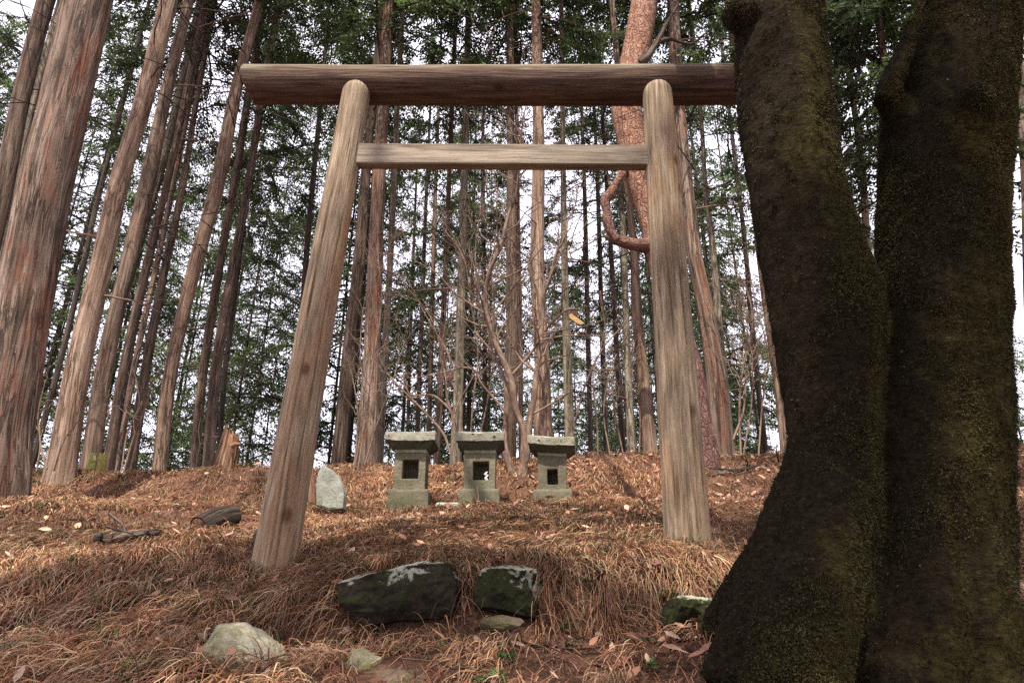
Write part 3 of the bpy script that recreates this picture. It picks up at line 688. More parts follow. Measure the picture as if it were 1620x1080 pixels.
# ------------------------------------------------------------------ stones
def ico(sub=5):
    bm = bmesh.new(); bmesh.ops.create_icosphere(bm, subdivisions=sub, radius=1); bm.verts.ensure_lookup_table()
    V = np.array([v.co[:] for v in bm.verts]); Fc = np.array([[v.index for v in f.verts] for f in bm.faces]); bm.free(); return V, Fc
ICO = ico(6)
def rock_verts(c, size, seed, box=.45, cuts=7, amp=.12, rot=(0, 0, 0), facets=None):
    V = ICO[0].copy(); rg = np.random.default_rng(seed)
    m = np.abs(V).max(1, keepdims=True); V = V * (1 - box) + V / m * box * .82       # squarer
    planes = facets if facets is not None else []
    for k in range(cuts):
        n_ = unit(rg.normal(0, 1, 3)); planes.append((*n_, rg.uniform(.66, .88)))
    for (a_, b_, c_, h) in planes:
        n_ = unit(np.array([a_, b_, c_])); s = V @ n_ - h; V = V - np.outer(np.maximum(s, 0) * .92, n_)
    V = V * (1 + amp * fbm(V * 1.7, seed, 4)[:, None])
    V = V * np.array(size); q_ = V + seed; V = V + unit(V) * (.022 * fbm(q_ * 9, seed + 3, 4) + .010 * (.3 - np.abs(fbm(q_ * 22, seed + 4, 3))) + .004 * fbm(q_ * 70, seed + 6, 2))[:, None] * min(1, size[2] / .09); Rm = np.array(Matrix.Rotation(rot[2], 3, 'Z') @ Matrix.Rotation(rot[1], 3, 'Y') @ Matrix.Rotation(rot[0], 3, 'X'))
    return V @ Rm.T + np.array(c)
ROCKS = []
def rock(name, label, cat, c, size, seed, mat, group=None, **k):
    V = rock_verts(c, size, seed, **k); ROCKS.append((c[0], c[1], size[0] * .8, size[1] * .8))
    return tag(sharp(obj(name, V, ICO[1], M[mat], None, {"rest": V}), 28), label, cat, group)
def pix_rock(name, label, x0, x1, y0, y1, d, dep, seed, mat, group=None, ext=1.15, cat="stone", **k):
    s = PXM((x0 + x1) / 2, (y0 + y1) / 2, d); c = P((x0 + x1) / 2, (y0 + y1) / 2, d)
    return rock(name, label, cat, c + np.array([0, dep * .6, 0]), ((x1 - x0) / 2 * s * ext, dep, (y1 - y0) / 2 * s * ext), seed, mat, group, **k)
pix_rock("boulder", "wide dark mossy boulder with pale lichen on its top, larger step stone", 518, 728, 889, 985, 2.67, .24, 4, 'boulder', "stones edging the step", box=.62, cuts=5, facets=[(-.3, -.3, 1, .8)], rot=(0, -.06, .08))
pix_rock("boulder", "squarish dark boulder, smaller step stone right of the wide mossy one", 757, 864, 897, 990, 2.69, .2, 9, 'boulder', "stones edging the step", box=.75, cuts=4, rot=(0, .06, -.1))
pix_rock("rock", "pale lichened rock in the grass at the lower left", 298, 440, 1004, 1110, 2.2, .19, 12, 'pale_stone', None, box=.35, cuts=6, facets=[(.5, -.35, .8, .55)], rot=(0, .25, .3), cat="stone")
pix_rock("stone", "small pale stone at the bottom centre, left of the dark wet rock", 543, 597, 1026, 1078, 2.12, .07, 15, 'pale_stone', None, box=.3, cuts=8, facets=[(.3, -.4, .8, .5)])
pix_rock("rock", "dark wet flat rock at the bottom edge of the picture", 545, 690, 1066, 1130, 2.02, .12, 22, 'rock', None, box=.4, cuts=4)
pix_rock("rock", "dark rock wedged at the left root of the mossy double trunk", 1062, 1150, 944, 1010, 2.45, .15, 27, 'boulder', None, box=.45, cuts=5)
pix_rock("stone", "small brown stone lying before the squarish step boulder", 762, 828, 976, 998, 2.52, .06, 33, 'rock', None, box=.3, cuts=3)
pix_rock("stone", "flat grey stone lying between the left and middle shrines", 688, 728, 794, 806, 5.85, .11, 35, 'slab', None, box=.5, cuts=2)
pix_rock("stone", "small mossy stone at the left foot of the left gate post", 398, 428, 835, 868, 3.35, .06, 37, 'rock', None, box=.3, cuts=5)
# standing slab
d = 5.6; out = [(501, 799), (500, 770), (504, 746), (511, 735), (520, 739), (533, 750), (540, 765), (543, 785), (541, 803), (520, 806)]
A = np.array([P(x, y, d) for x, y in out]); s = 5; n = len(A)
loop = np.vstack([A + (np.roll(A, -1, 0) - A) * f for f in np.linspace(0, 1, 6, endpoint=False)]).reshape(6, n, 3).transpose(1, 0, 2).reshape(-1, 3)
m = len(loop); c = loop.mean(0); rings = []
for dy, sc in ((0.0, .0), (0.0, .3), (0.0, .6), (.0, .9), (.004, .985), (.03, 1.0), (.075, 1.02), (.12, .99), (.135, .9), (.135, .0)):
    q = c + (loop - c) * sc; q[:, 1] += dy + .16 * (q[:, 0] - c[0]) * (1 if dy < .1 else .3); rings.append(q)
V = np.vstack(rings); nr = len(rings)
V = V + .012 * fbm(V * 18, 51, 4)[:, None] * np.array([.5, 1, .5])
i = np.arange(nr - 1)[:, None] * m; j = np.arange(m)[None, :]
Q = np.stack([i + j, i + (j + 1) % m, i + m + (j + 1) % m, i + m + j], 2).reshape(-1, 4)
tag(sharp(obj("standing_stone", V, Q, M['slab'], None, {"rest": V}, True), 24), "pointed grey-green stone slab standing upright right of the left gate post", "standing stone")

# ------------------------------------------------------------------ stone shrines
def recess_box(w, dp, h, hole, rec):
    """box with a rectangular recess in its front (-y) face; hole=(x0,x1,z0,z1)"""
    xsb = [-w / 2, hole[0], hole[1], w / 2]; zsb = [0, hole[2], hole[3], h]; V = []; Fc = []
    def quad(*p): k = len(V); V.extend(p); Fc.append((k, k + 1, k + 2, k + 3))
    y = -dp / 2
    for a_ in range(3):
        for b_ in range(3):
            if a_ == 1 and b_ == 1: continue
            quad((xsb[a_], y, zsb[b_]), (xsb[a_ + 1], y, zsb[b_]), (xsb[a_ + 1], y, zsb[b_ + 1]), (xsb[a_], y, zsb[b_ + 1]))
    x0, x1, z0, z1 = hole; yr = y + rec
    quad((x0, y, z0), (x0, yr, z0), (x1, yr, z0), (x1, y, z0)); quad((x0, y, z1), (x1, y, z1), (x1, yr, z1), (x0, yr, z1))
    quad((x0, y, z0), (x0, y, z1), (x0, yr, z1), (x0, yr, z0)); quad((x1, y, z0), (x1, yr, z0), (x1, yr, z1), (x1, y, z1))
    quad((x0, yr, z0), (x0, yr, z1), (x1, yr, z1), (x1, yr, z0))
    Y2 = dp / 2; zz = zsb
    quad((-w / 2, Y2, 0), (-w / 2, Y2, h), (w / 2, Y2, h), (w / 2, Y2, 0))
    quad((-w / 2, y, 0), (-w / 2, y, h), (-w / 2, Y2, h), (-w / 2, Y2, 0)); quad((w / 2, y, 0), (w / 2, Y2, 0), (w / 2, Y2, h), (w / 2, y, h))
    quad((-w / 2, y, h), (w / 2, y, h), (w / 2, Y2, h), (-w / 2, Y2, h)); quad((-w / 2, y, 0), (-w / 2, Y2, 0), (w / 2, Y2, 0), (w / 2, y, 0))
    return np.array(V, float), Fc
def rough_part(name, V, Fc, mat, parent, T, seed, cuts=3, bev=.008, amp=.006):
    bm = bmesh.new(); vs = [bm.verts.new(v) for v in V]
    for f in Fc: bm.faces.new([vs[k] for k in f])
    bmesh.ops.remove_doubles(bm, verts=bm.verts, dist=1e-5)
    bmesh.ops.recalc_face_normals(bm, faces=bm.faces)
    es = [e for e in bm.edges if len(e.link_faces) == 2 and e.calc_face_angle(0) > .5]
    bmesh.ops.bevel(bm, geom=es, offset=bev, segments=2, affect='EDGES', profile=.5)
    bmesh.ops.subdivide_edges(bm, edges=[e for e in bm.edges if e.calc_length() > .03], cuts=cuts, use_grid_fill=True)
    bmesh.ops.triangulate(bm, faces=[f for f in bm.faces if len(f.verts) > 4])
    me = bpy.data.meshes.new(name); 
    V = np.array([v.co[:] for v in bm.verts]); V = V + amp * fbm(V * 14 + seed, seed, 3)[:, None] * unit(V - np.array([0, 0, V[:, 2].mean()])) + amp * .5 * fbm(V * 40, seed + 5, 2)[:, None]
    V = V @ T[0].T + T[1] - wloc(parent)
    for v, c in zip(bm.verts, V): v.co = c
    for f in bm.faces: f.smooth = True
    bm.to_mesh(me); bm.free(); me.materials.append(mat)
    o = bpy.data.objects.new(name, me); COL.objects.link(o); o.parent = parent; return o
def roof_shape(bw, bdp, w, dp, hs, hf, ht, tilt=0, up=.009):
    """soffit flares out from the body, vertical fascia, top sloping to a low ridge"""
    nU = 36; rings = []
    def ring(hx, hy, z, lift):
        pts = []
        per = [(-1, -1, 1, -1), (1, -1, 1, 1), (1, 1, -1, 1), (-1, 1, -1, -1)]
        for (a0, b0, a1, b1) in per:
            for k in range(nU):
                f = k / nU; x = (a0 + (a1 - a0) * f) * hx; y = (b0 + (b1 - b0) * f) * hy
                pts.append((x, y, z + lift * (abs(x) / hx) ** 3 + tilt * x))
        return pts
    rings = [ring(bw / 2 * .9, bdp / 2 * .9, -.004, 0), ring(bw / 2, bdp / 2, -.004, 0), ring(bw / 2 * 1.04, bdp / 2 * 1.04, hs * .25, 0), ring(bw / 2 + (w - bw) * .2, bdp / 2 + (dp - bdp) * .2, hs * .5, 0),
             ring(bw / 2 + (w - bw) * .36, bdp / 2 + (dp - bdp) * .36, hs * .85, up * .4), ring(w / 2 * .985, dp / 2 * .985, hs, up * .7), ring(w / 2, dp / 2, hs + .003, up * .75),
             ring(w / 2 * 1.0, dp / 2 * 1.0, hs + hf * .33, up * .8), ring(w / 2 * 1.005, dp / 2 * 1.005, hs + hf * .66, up * .9), ring(w / 2 * .995, dp / 2 * .99, hs + hf, up), ring(w / 2 * .97, dp / 2 * .9, hs + hf + ht * .15, up * .9),
             ring(w / 2 * .93, dp / 2 * .66, hs + hf + ht * .45, up * .6), ring(w / 2 * .9, dp / 2 * .4, hs + hf + ht * .75, up * .3), ring(w / 2 * .88, dp / 2 * .14, hs + hf + ht, up * .2), ring(w / 2 * .5, dp / 2 * .02, hs + hf + ht, 0)]
    V = np.array(rings).reshape(-1, 3); m = 4 * nU; nr = len(rings)
    i = np.arange(nr - 1)[:, None] * m; j = np.arange(m)[None, :]
    Q = np.stack([i + j, i + (j + 1) % m, i + m + (j + 1) % m, i + m + j], 2).reshape(-1, 4)
    return V, [Q, np.arange(m)[None, ::-1], np.arange(m)[None, :] + m * (nr - 1)]
SH = []
def shrine(label, cx, ybase, ybody, yroof, ytop, wb, wbody, wroof, hole, d, yaw, seed, tilt=0.0, lowbase=False):
    s = PXM(cx, 760, d); b = P(cx, ybase, d); k = s * 1.02
    Hb, Hd, Hr = (ybase - ybody) * k + .05, (ybody - yroof) * k, (yroof - ytop) * k
    t = empty("stone_shrine", (b[0], d, b[2] - .05), label, "shrine", "stone shrines in a row")
    Rm = np.array(Matrix.Rotation(yaw, 3, 'Z')); W = wb * s; D_ = W * .85
    base_c = np.array([b[0], d + D_ / 2, b[2] - .05])
    V, Fc = recess_box(W, D_, Hb, (-W * .2, W * .2, Hb * .3, Hb * .6), .004)
    # plain base block
    bv = np.array([(x * W / 2, y * D_ / 2, z) for z in (0, Hb) for (x, y) in ((-1, -1), (1, -1), (1, 1), (-1, 1))]); bv[4:, :2] *= .97
    rough_part("base", bv, [(0, 3, 2, 1), (4, 5, 6, 7), (0, 1, 5, 4), (1, 2, 6, 5), (2, 3, 7, 6), (3, 0, 4, 7)], M['shrine'], t, (Rm, base_c), seed, 7, .012, .010)
    w = wbody * s; dpb = w * .9
    hx0, hx1, hy0, hy1 = hole
    hl = ((hx0 - cx) * s, (hx1 - cx) * s, (ybody - hy1) * k, (ybody - hy0) * k)
    V, Fc = recess_box(w, dpb, Hd + .012, hl, dpb * .82)
    rough_part("body", V, Fc, M['shrine'], t, (Rm, base_c + np.array([0, -.004, Hb - .003])), seed + 1, 3, .006, .004)
    V, Q = roof_shape(w, dpb, wroof * s, wroof * s * .92, Hr * .53, Hr * .48, Hr * .30, tilt)
    V = V + (.012 * fbm(V * 11 + seed, seed, 3)[:, None] + .008 * fbm(V * 30, seed + 2, 3)[:, None]) * np.array([.7, .9, 1]) * (V[:, 2:3] > Hr * .3)
    V = V @ Rm.T + base_c + np.array([0, -.01, Hb + Hd + .006])
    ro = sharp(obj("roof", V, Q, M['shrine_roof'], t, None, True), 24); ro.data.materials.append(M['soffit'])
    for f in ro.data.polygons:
        if f.normal.z < -.25: f.material_index = 1  # downward faces get the stone with shade painted in
    ROCKS.append((base_c[0], base_c[1], W * .5, D_ * .5)); SH.append((t, base_c, Hb, hl, dpb, Rm))
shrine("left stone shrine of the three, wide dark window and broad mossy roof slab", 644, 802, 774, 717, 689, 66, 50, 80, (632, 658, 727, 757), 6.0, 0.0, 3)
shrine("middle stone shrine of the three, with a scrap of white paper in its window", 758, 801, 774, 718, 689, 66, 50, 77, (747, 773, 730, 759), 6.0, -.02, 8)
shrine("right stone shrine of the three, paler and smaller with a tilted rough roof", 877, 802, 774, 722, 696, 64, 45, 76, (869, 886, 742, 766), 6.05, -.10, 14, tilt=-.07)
ROCKS.append((.10, 6.2, .1, .1))
# paper scrap hanging in the middle window
t, bc, Hb, hl, dpb, Rm = SH[1]
o0 = bc + np.array([hl[1] - .022, -dpb / 2 + .02, Hb + hl[2] + .075]); pts = []
for k, (dx, dz) in enumerate([(0, 0), (-.016, -.02), (.006, -.034), (-.012, -.052), (.004, -.075)]):
    for q in (-.011, .011): pts.append(o0 + np.array([dx + q, -.004 * (k % 2), dz + q * .3]))
pts = np.array(pts); Q = np.array([(2 * k, 2 * k + 1, 2 * k + 3, 2 * k + 2) for k in range(4)])
pv = np.vstack([pts, pts + np.array([0, .0015, 0])]); Q2 = np.vstack([Q, Q[:, ::-1] + 10])
tag(obj("paper_streamer", pv, Q2, M['paper'], None, {"rest": pv}, False), "scrap of folded white paper in the window of the middle shrine", "paper streamer")
j = Join(); j.tube(np.array([P(755, 803, 5.93), P(757, 785, 5.93), P(754, 764, 5.94)]), [.005, .004, .0025], 6)
tag(j.obj("dry_stalk", M['dead_twig']), "single pale dry stalk standing before the middle shrine's base", "stalk")

# ------------------------------------------------------------------ stump, marker, stakes, log
sb = P(355, 738, 8.4); sb[2] = gz(sb[0], sb[1]) 
hS = 80 * PXM(355, 700, 8.4); rS = 18 * PXM(355, 720, 8.4)
stump = empty("tree_stump", sb, "broken orange-brown tree stump with a splintered top, on the ridge left of the gate", "stump")
n = 60; zz = np.linspace(-.08, 1, n); th = np.linspace(0, 2 * PI, 64, endpoint=False); TH, ZZ = np.meshgrid(th, zz)
topz = .80 + .20 * np.exp(-((((TH - 3.6 + PI) % (2 * PI)) - PI) / 1.3) ** 2) + .05 * np.sin(TH * 11) + .04 * np.sin(TH * 23 + 1)
rad = rS * .92 * (1.0 - .34 * ZZ ** 2.2) * (1 + .07 * np.sin(TH * 7 + 2 * ZZ) + .05 * np.sin(TH * 17)) * (1 + .12 * np.exp(-ZZ * 9))
zc = np.minimum(ZZ, 1) * topz * hS
V = np.stack([sb[0] + rad * np.cos(TH) + .03 * ZZ, sb[1] + rad * np.sin(TH), sb[2] + zc], 2).reshape(-1, 3)
V[-64:, :2] = sb[:2] + (V[-64:, :2] - sb[:2]) * .8; rest = np.stack([np.cos(TH) * rS, np.sin(TH) * rS, zc], 2).reshape(-1, 3)
V = np.vstack([V, [[sb[0], sb[1], sb[2] + hS * .45]]]); rest = np.vstack([rest, [[0, 0, hS * .5]]])
i = np.arange(n - 1)[:, None] * 64; jj = np.arange(64)[None, :]
Q = np.stack([i + jj, i + (jj + 1) % 64, i + 64 + (jj + 1) % 64, i + 64 + jj], 2).reshape(-1, 4)
k = np.arange(64); tr = np.stack([(n - 1) * 64 + k, (n - 1) * 64 + (k + 1) % 64, np.full(64, len(V) - 1)], 1)
obj("trunk", V, [Q, tr], M['broken'], stump, {"rest": rest})
for pp in ([(366, 706, 9), (374, 702, 7), (380, 703, 4)], [(344, 694, 8), (339, 690, 5), (334, 692, 3)]):
    C, r = pix_tube(pp, 8.25, .02); V, Q, rest = tube(C, r, 10, bark_disp(.12, 7)); obj("snag", V, Q, M['broken'], stump, {"rest": rest})
mb = P(151, 742, 7.3); mb[2] = gz(mb[0], mb[1]); mk = empty("marker_post", mb, "small square yellow-green marker post with a white painted mark, among the left trunks", "marker post")
w = 19 * PXM(151, 730, 7.3) / 2; h = 27 * PXM(151, 730, 7.3)
zt = P(151, 718, 7.3)[2] - mb[2]
bv = np.array([(x * w, y * w, z) for z in (-.1, zt) for (x, y) in ((-1, -1), (1, -1), (1, 1), (-1, 1))])
rough_part("post", bv, [(0, 3, 2, 1), (4, 5, 6, 7), (0, 1, 5, 4), (1, 2, 6, 5), (2, 3, 7, 6), (3, 0, 4, 7)], M['marker'], mk, (np.eye(3), mb), 5, 3, .008, .003)
mv = np.array([(-.012, 0, .03), (.0, 0, .032), (.004, 0, -.02), (-.008, 0, -.024), (.012, 0, -.02), (.028, 0, -.024), (.014, 0, .012), (.002, 0, .02)]) + mb + np.array([.004, -w - .006, zt - .062])
mv2 = np.vstack([mv, mv + np.array([0, .004, 0])])
obj("painted_mark", mv2, [np.array([(0, 1, 2, 3), (1, 6, 5, 4), (8, 9, 10, 11), (9, 14, 13, 12)])], M['white_paint'], mk, None, False)
C, r = pix_tube([(492, 795, 8), (491, 770, 8), (490, 756, 7)], 5.5, .03); V, Q, rest = tube(C, r, 10, bark_disp(.08, 3, 40, 3))
tag(obj("wooden_stake", V, Q, M['stake'], None, {"rest": rest}), "short brown stake left of the pointed stone slab", "stake")
C, r = pix_tube([(497, 797, 4), (496, 760, 4), (493, 731, 3.5)], 5.62, .03); V, Q, rest = tube(C, r, 8, bark_disp(.08, 4, 40, 3))
tag(obj("wooden_stake", V, Q, M['stake'], None, {"rest": rest}), "thin tall stick between the short stake and the pointed stone slab", "stake")
# rotten log end
la = P(320, 800, 4.7); lb = P(376, 803, 5.0); la[2] = gz(la[0], la[1]) + .035; lb[2] = gz(lb[0], lb[1]) + .05
log = empty("rotten_log", ((la + lb) / 2) * np.array([1, 1, 0]) + np.array([0, 0, gz(*((la + lb) / 2)[:2])]), "short rotten log with a red-brown broken end, left of the left gate post", "log")
n = 40; t = np.linspace(0, 1, n); C = la + (lb - la) * t[:, None]; C[:, 2] += .02 * np.sin(t * PI)
V, Q, rest = tube(C, .068 * (1 + .12 * np.sin(t * 3)) * np.minimum(1, (1 - t) * 9 + .4), 40, bark_disp(.12, 17, 20, 4), True)
obj("bark", V, Q, M['bark_dark'], log, {"rest": rest})
V, Q, rest = tube(np.array([C[0], C[0] + (C[3] - C[0]) * .6, C[2]]), [.056, .056, .05], 32, bark_disp(.12, 18)); 
th = np.linspace(0, 2 * PI, 32, endpoint=False); ax = unit(C[3] - C[0]); A_ = unit(np.cross(ax, [0, 0, 1.0])); B_ = np.cross(A_, ax)
dv = [C[0] + ax * (-.012 * (1 - q) + .0) + (A_ * math.cos(a_) + B_ * math.sin(a_)) * .062 * q for q in (.02, .35, .7, 1.0) for a_ in th]
dv = np.array(dv); dv += .006 * fbm(dv * 60, 3, 2)[:, None]; i = np.arange(3)[:, None] * 32; jj = np.arange(32)[None, :]
obj("broken_end", dv, np.stack([i + jj, i + (jj + 1) % 32, i + 32 + (jj + 1) % 32, i + 32 + jj], 2).reshape(-1, 4), M['broken'], log, {"rest": dv})

def ground_stick(label, pts, r0, r1, mat='dead_twig', name="fallen_branch", lift=.015, twigs=0, seed=1, group="fallen sticks"):
    """pts: photo (x,y,d) laid on the ground"""
    A = []
    for (x, y, d) in pts:
        q = P(x, y, d); q[2] = gz(q[0], q[1]) + lift; A.append(q)
    s = spline(np.array(A), 26); rg = np.random.default_rng(seed); s[1:-1] += rg.normal(0, r0 * .25, (24, 3))
    j = Join(); j.tube(s, np.linspace(r0, r1, 26), 8, disp=bark_disp(.12, seed, 60, 6), cap0=True)
    for k in range(twigs):
        q = s[rg.integers(6, 22)]; e = q + np.array([*rg.normal(0, .14, 2), rg.uniform(.02, .14)]); j.tube(np.array([q, (q + e) / 2 + rg.normal(0, .015, 3), e]), [r1 * .8, r1 * .6, r1 * .4], 5)
    tag(j.obj(name, M[mat]), label, "branch", group)
ground_stick("pale grey stick in front of the rotten log", [(296, 812, 4.65), (350, 812, 4.7), (416, 807, 4.8)], .013, .008, 'bark_grey', seed=2)
ground_stick("dark rotting branch lying in the left grass below the log", [(148, 884, 3.35), (200, 880, 3.4), (248, 872, 3.5)], .026, .014, 'bark_dark', seed=3, twigs=2, lift=.06)
ground_stick("dark flat stick lying in the grass between the gate posts", [(788, 858, 3.85), (815, 861, 3.85), (842, 862, 3.85)], .011, .009, 'bark_dark', seed=4)
ground_stick("long grey fallen branch on the bank at the foot of the torn-barked conifer", [(1118, 726, 7.0), (1170, 716, 7.2), (1250, 708, 7.4)], .03, .014, 'bark_brown', seed=5, twigs=4)
ground_stick("thin dark branch sloping down from the red pine's foot", [(1124, 686, 7.1), (1150, 698, 7.1), (1195, 713, 7.15)], .012, .007, 'bark_dark', lift=.06, seed=6, twigs=2)
ground_stick("dark mossy log piece on the bank right of the right shrine", [(898, 733, 7.1), (922, 736, 7.0), (948, 739, 6.95)], .03, .02, 'bark_dark', seed=7)
ground_stick("long thin pale stick across the litter below the wide boulder", [(462, 1012, 2.3), (540, 1018, 2.3), (604, 1030, 2.28)], .006, .004, seed=8, lift=.03)
ground_stick("short curved twig at the bottom edge, right of centre", [(738, 1046, 2.2), (752, 1062, 2.14), (760, 1082, 2.08)], .006, .004, seed=9)
ground_stick("thin twig leaning on the litter below the wide boulder", [(616, 998, 2.45), (660, 985, 2.5), (694, 972, 2.55)], .005, .003, seed=10)
ground_stick("brown twig lying below the squarish boulder", [(790, 1045, 2.2), (825, 1032, 2.25), (850, 1025, 2.28)], .006, .003, 'bark_brown', seed=11)
# ------------------------------------------------------------------ mossy double trunk
MT = 2.02
mbase = np.array([P(1400, 1000, MT)[0], MT, 0]); mbase[2] = gz(mbase[0], mbase[1])
mossy = empty("mossy_tree", mbase, "huge dark mossy tree with two stems joined at the base, filling the right side", "tree")
def edges(rows, d, dd=0.0):
    """rows: (y, xleft, xright) -> centres, radii"""
    C, r = [], []
    for (y, x0, x1) in rows:
        D_ = d + dd * (700 - y) / 700; C.append(P((x0 + x1) / 2, y, D_)); r.append((x1 - x0) / 2 * PXM((x0 + x1) / 2, y, D_))
    return np.array(C), np.array(r)
jm = Join()
def moss_stem(rows, d, dd, up_to, lean, seed, kf=1.0):
    C, r = edges(rows, d, dd); r = r * kf
    A = [np.hstack([c, q]) for c, q in zip(C, r)]
    e = C[-1].copy(); q = r[-1]
    for k in range(1, 5):
        e = e + np.array([lean[0], lean[1], 1.0]) * (up_to - C[-1][2]) / 4; A.append(np.hstack([e, q * (1 - .13 * k)]))
    s = spline(np.array(A), 150)
    V, Q, rest = tube(s[:, :3], s[:, 3], 72, lambda rest, TH, SS, R0: (.05 * fbm(rest * 5, seed, 3) + .02 * fbm(rest * 22, seed + 3, 3)).reshape(TH.shape), True, True)
    jm.add(V, Q); return s
s1 = moss_stem([(1230, 1190, 1430), (1080, 1210, 1420), (950, 1222, 1400), (850, 1234, 1392), (780, 1240, 1388), (700, 1246, 1386), (600, 1237, 1390), (480, 1216, 1390), (400, 1204, 1364), (300, 1186, 1333), (170, 1171, 1315), (80, 1166, 1303), (0, 1164, 1294)], MT, .05, 8.0, (-.08, .02), 61, .98)
s2 = moss_stem([(1230, 1345, 1633), (1080, 1352, 1611), (950, 1358, 1597), (800, 1362, 1593), (700, 1366, 1593), (600, 1374, 1591), (480, 1382, 1589), (400, 1388, 1587), (300, 1390, 1590), (200, 1392, 1596), (130, 1410, 1600), (60, 1442, 1605), (0, 1454, 1613)], MT + .02, .05, 8.4, (.10, .03), 71, .905)
def root(pts, d):
    C, r = pix_tube([(x, y, w, dd_) for x, y, w, dd_ in pts], d, .03)
    V, Q, rest = tube(C, r, 32, lambda rest, TH, SS, R0: (.17 * fbm(rest * 6, 81, 4)).reshape(TH.shape), True, True); jm.add(V, Q)
root([(1318, 690, 120, 2.02), (1285, 800, 130, 1.98), (1245, 900, 120, 1.94), (1205, 1000, 120, 1.93), (1165, 1100, 110, 1.92)], 2)
root([(1300, 740, 120, 2.05), (1265, 830, 110, 2.07), (1218, 900, 92, 2.12), (1172, 950, 72, 2.2), (1135, 1000, 60, 2.3)], 2)
root([(1315, 780, 120, 1.96), (1295, 900, 130, 1.88), (1265, 1020, 150, 1.80), (1250, 1160, 160, 1.74)], 2)
root([(1465, 800, 120, 1.97), (1455, 950, 130, 1.90), (1445, 1080, 150, 1.83), (1440, 1220, 160, 1.76)], 2)
root([(1510, 800, 130, 1.98), (1528, 940, 130, 1.92), (1548, 1050, 125, 1.88), (1575, 1160, 120, 1.82)], 2)
# broken stub collar on the right stem, knob on the left stem
root([(1440, 200, 60, 2.0), (1412, 165, 46, 1.99), (1400, 140, 34, 1.98)], 2)
root([(1400, 165, 40, 1.96), (1414, 120, 36, 1.95), (1430, 78, 28, 1.95), (1444, 34, 16, 1.95)], 2)
root([(1210, 40, 60, 2.0), (1178, 28, 58, 2.0), (1160, 22, 50, 2.0), (1147, 16, 36, 2.0)], 2)
root([(1520, 150, 40, 1.86), (1548, 160, 44, 1.84), (1560, 162, 34, 1.83)], 2)
# limbs above the picture
for (s, k, dv, r0) in ((s1, 120, (-1.8, .5, 2.4), .09), (s1, 135, (.9, -1.4, 2.2), .08), (s1, 148, (-.5, .4, 3.0), .10), (s2, 118, (1.8, 1.0, 2.0), .09), (s2, 134, (.3, -1.8, 2.4), .09), (s2, 148, (.6, .6, 3.2), .10)):
    q = s[k, :3]; dv = np.array(dv); C = np.array([q, q + dv * .4 + [0, 0, -.1], q + dv, q + dv * 1.6 + [0, 0, .5]])
    s_ = spline(np.hstack([C, np.array([[r0], [r0 * .8], [r0 * .55], [.02]])]), 24); V, Q, rest = tube(s_[:, :3], s_[:, 3], 12); jm.add(V, Q)
V = np.vstack(jm.V); me = raw_mesh("trunk", V - wloc(mossy), [np.vstack(g) for g in jm.G.values()], (M['moss'],))
mo = bpy.data.objects.new("trunk", me); COL.objects.link(mo); mo.parent = mossy
rm = mo.modifiers.new("remesh", 'REMESH'); rm.mode = 'VOXEL'; rm.voxel_size = .0125; rm.use_smooth_shade = True
sm = mo.modifiers.new("smooth", 'SMOOTH'); sm.iterations = 2; sm.factor = .5
dg = bpy.context.evaluated_depsgraph_get(); ev = mo.evaluated_get(dg); me2 = bpy.data.meshes.new_from_object(ev)
mo.modifiers.clear(); mo.data = me2; me2.name = "trunk"
nv = len(me2.vertices); vv = np.empty(nv * 3, np.float32); me2.vertices.foreach_get("co", vv); vv = vv.reshape(-1, 3).astype(float)
nn = np.empty(nv * 3, np.float32); me2.vertices.foreach_get("normal", nn); nn = nn.reshape(-1, 3)
vis = vv[:, 2] < 4.6
d_ = .010 * fbm(vv * np.array([14, 14, 7]), 12, 3) + .006 * fbm(vv * 34, 13, 2)
vv = vv + nn * (d_ * vis)[:, None]; me2.vertices.foreach_set("co", vv.astype(np.float32).ravel()); me2.update()
if not me2.materials: me2.materials.append(M['moss'])
for f in me2.polygons: f.use_smooth = True

# cushions of moss standing off the bark; denser, brighter facing right as painted light
mg = np.random.default_rng(88); me2.vertices.foreach_get("normal", nn.ravel()) if False else None
nr2 = np.empty(nv * 3, np.float32); me2.vertices.foreach_get("normal", nr2); nr2 = nr2.reshape(-1, 3).astype(float)
pat = fbm(vv * np.array([2.4, 2.4, 1.5]), 5, 4) + .26 * nr2[:, 0] + .35 * fbm(vv * 13, 6, 3)
ok = (vv[:, 2] < 4.3) & (vv[:, 1] < .45)
pick = np.nonzero(ok & (mg.random(nv) < np.clip(.55 + 1.6 * pat, .05, 1.0)))[0]
idx = np.repeat(pick, 20); n = len(idx); b_ = vv[idx] + mg.normal(0, .0085, (n, 3)); b_ -= nr2[idx] * ((b_ - vv[idx]) * nr2[idx]).sum(1)[:, None]; b_ -= nr2[idx] * .001
d_ = unit(nr2[idx] * mg.uniform(.2, .9, (n, 1)) + mg.normal(0, .5, (n, 3)) + np.array([0, 0, -.4])); sd_ = unit(np.cross(d_, mg.normal(0, 1, (n, 3))))
LVm = leaf_quads(b_, d_, sd_, mg.uniform(.004, .012, n), mg.uniform(.0022, .0045, n))
pm = np.array([(.075, .06, .018), (.10, .079, .024), (.042, .034, .013), (.068, .048, .021), (.062, .064, .018)])
T_ = np.ones((n, 4)); T_[:, :3] = pm[mg.integers(0, 5, n)] * np.clip(.6 + .9 * (pat[idx] + .2), .35, 1.6)[:, None] * mg.uniform(.6, 1.3, (n, 1))
mm = raw_mesh("moss", LVm, np.arange(len(LVm)).reshape(-1, 4), (M['leaflitter'],), {"tint": np.repeat(T_, 4, 0)}, False)
mob = bpy.data.objects.new("moss", mm); COL.objects.link(mob); mob.parent = mossy; mob["kind"] = "stuff"

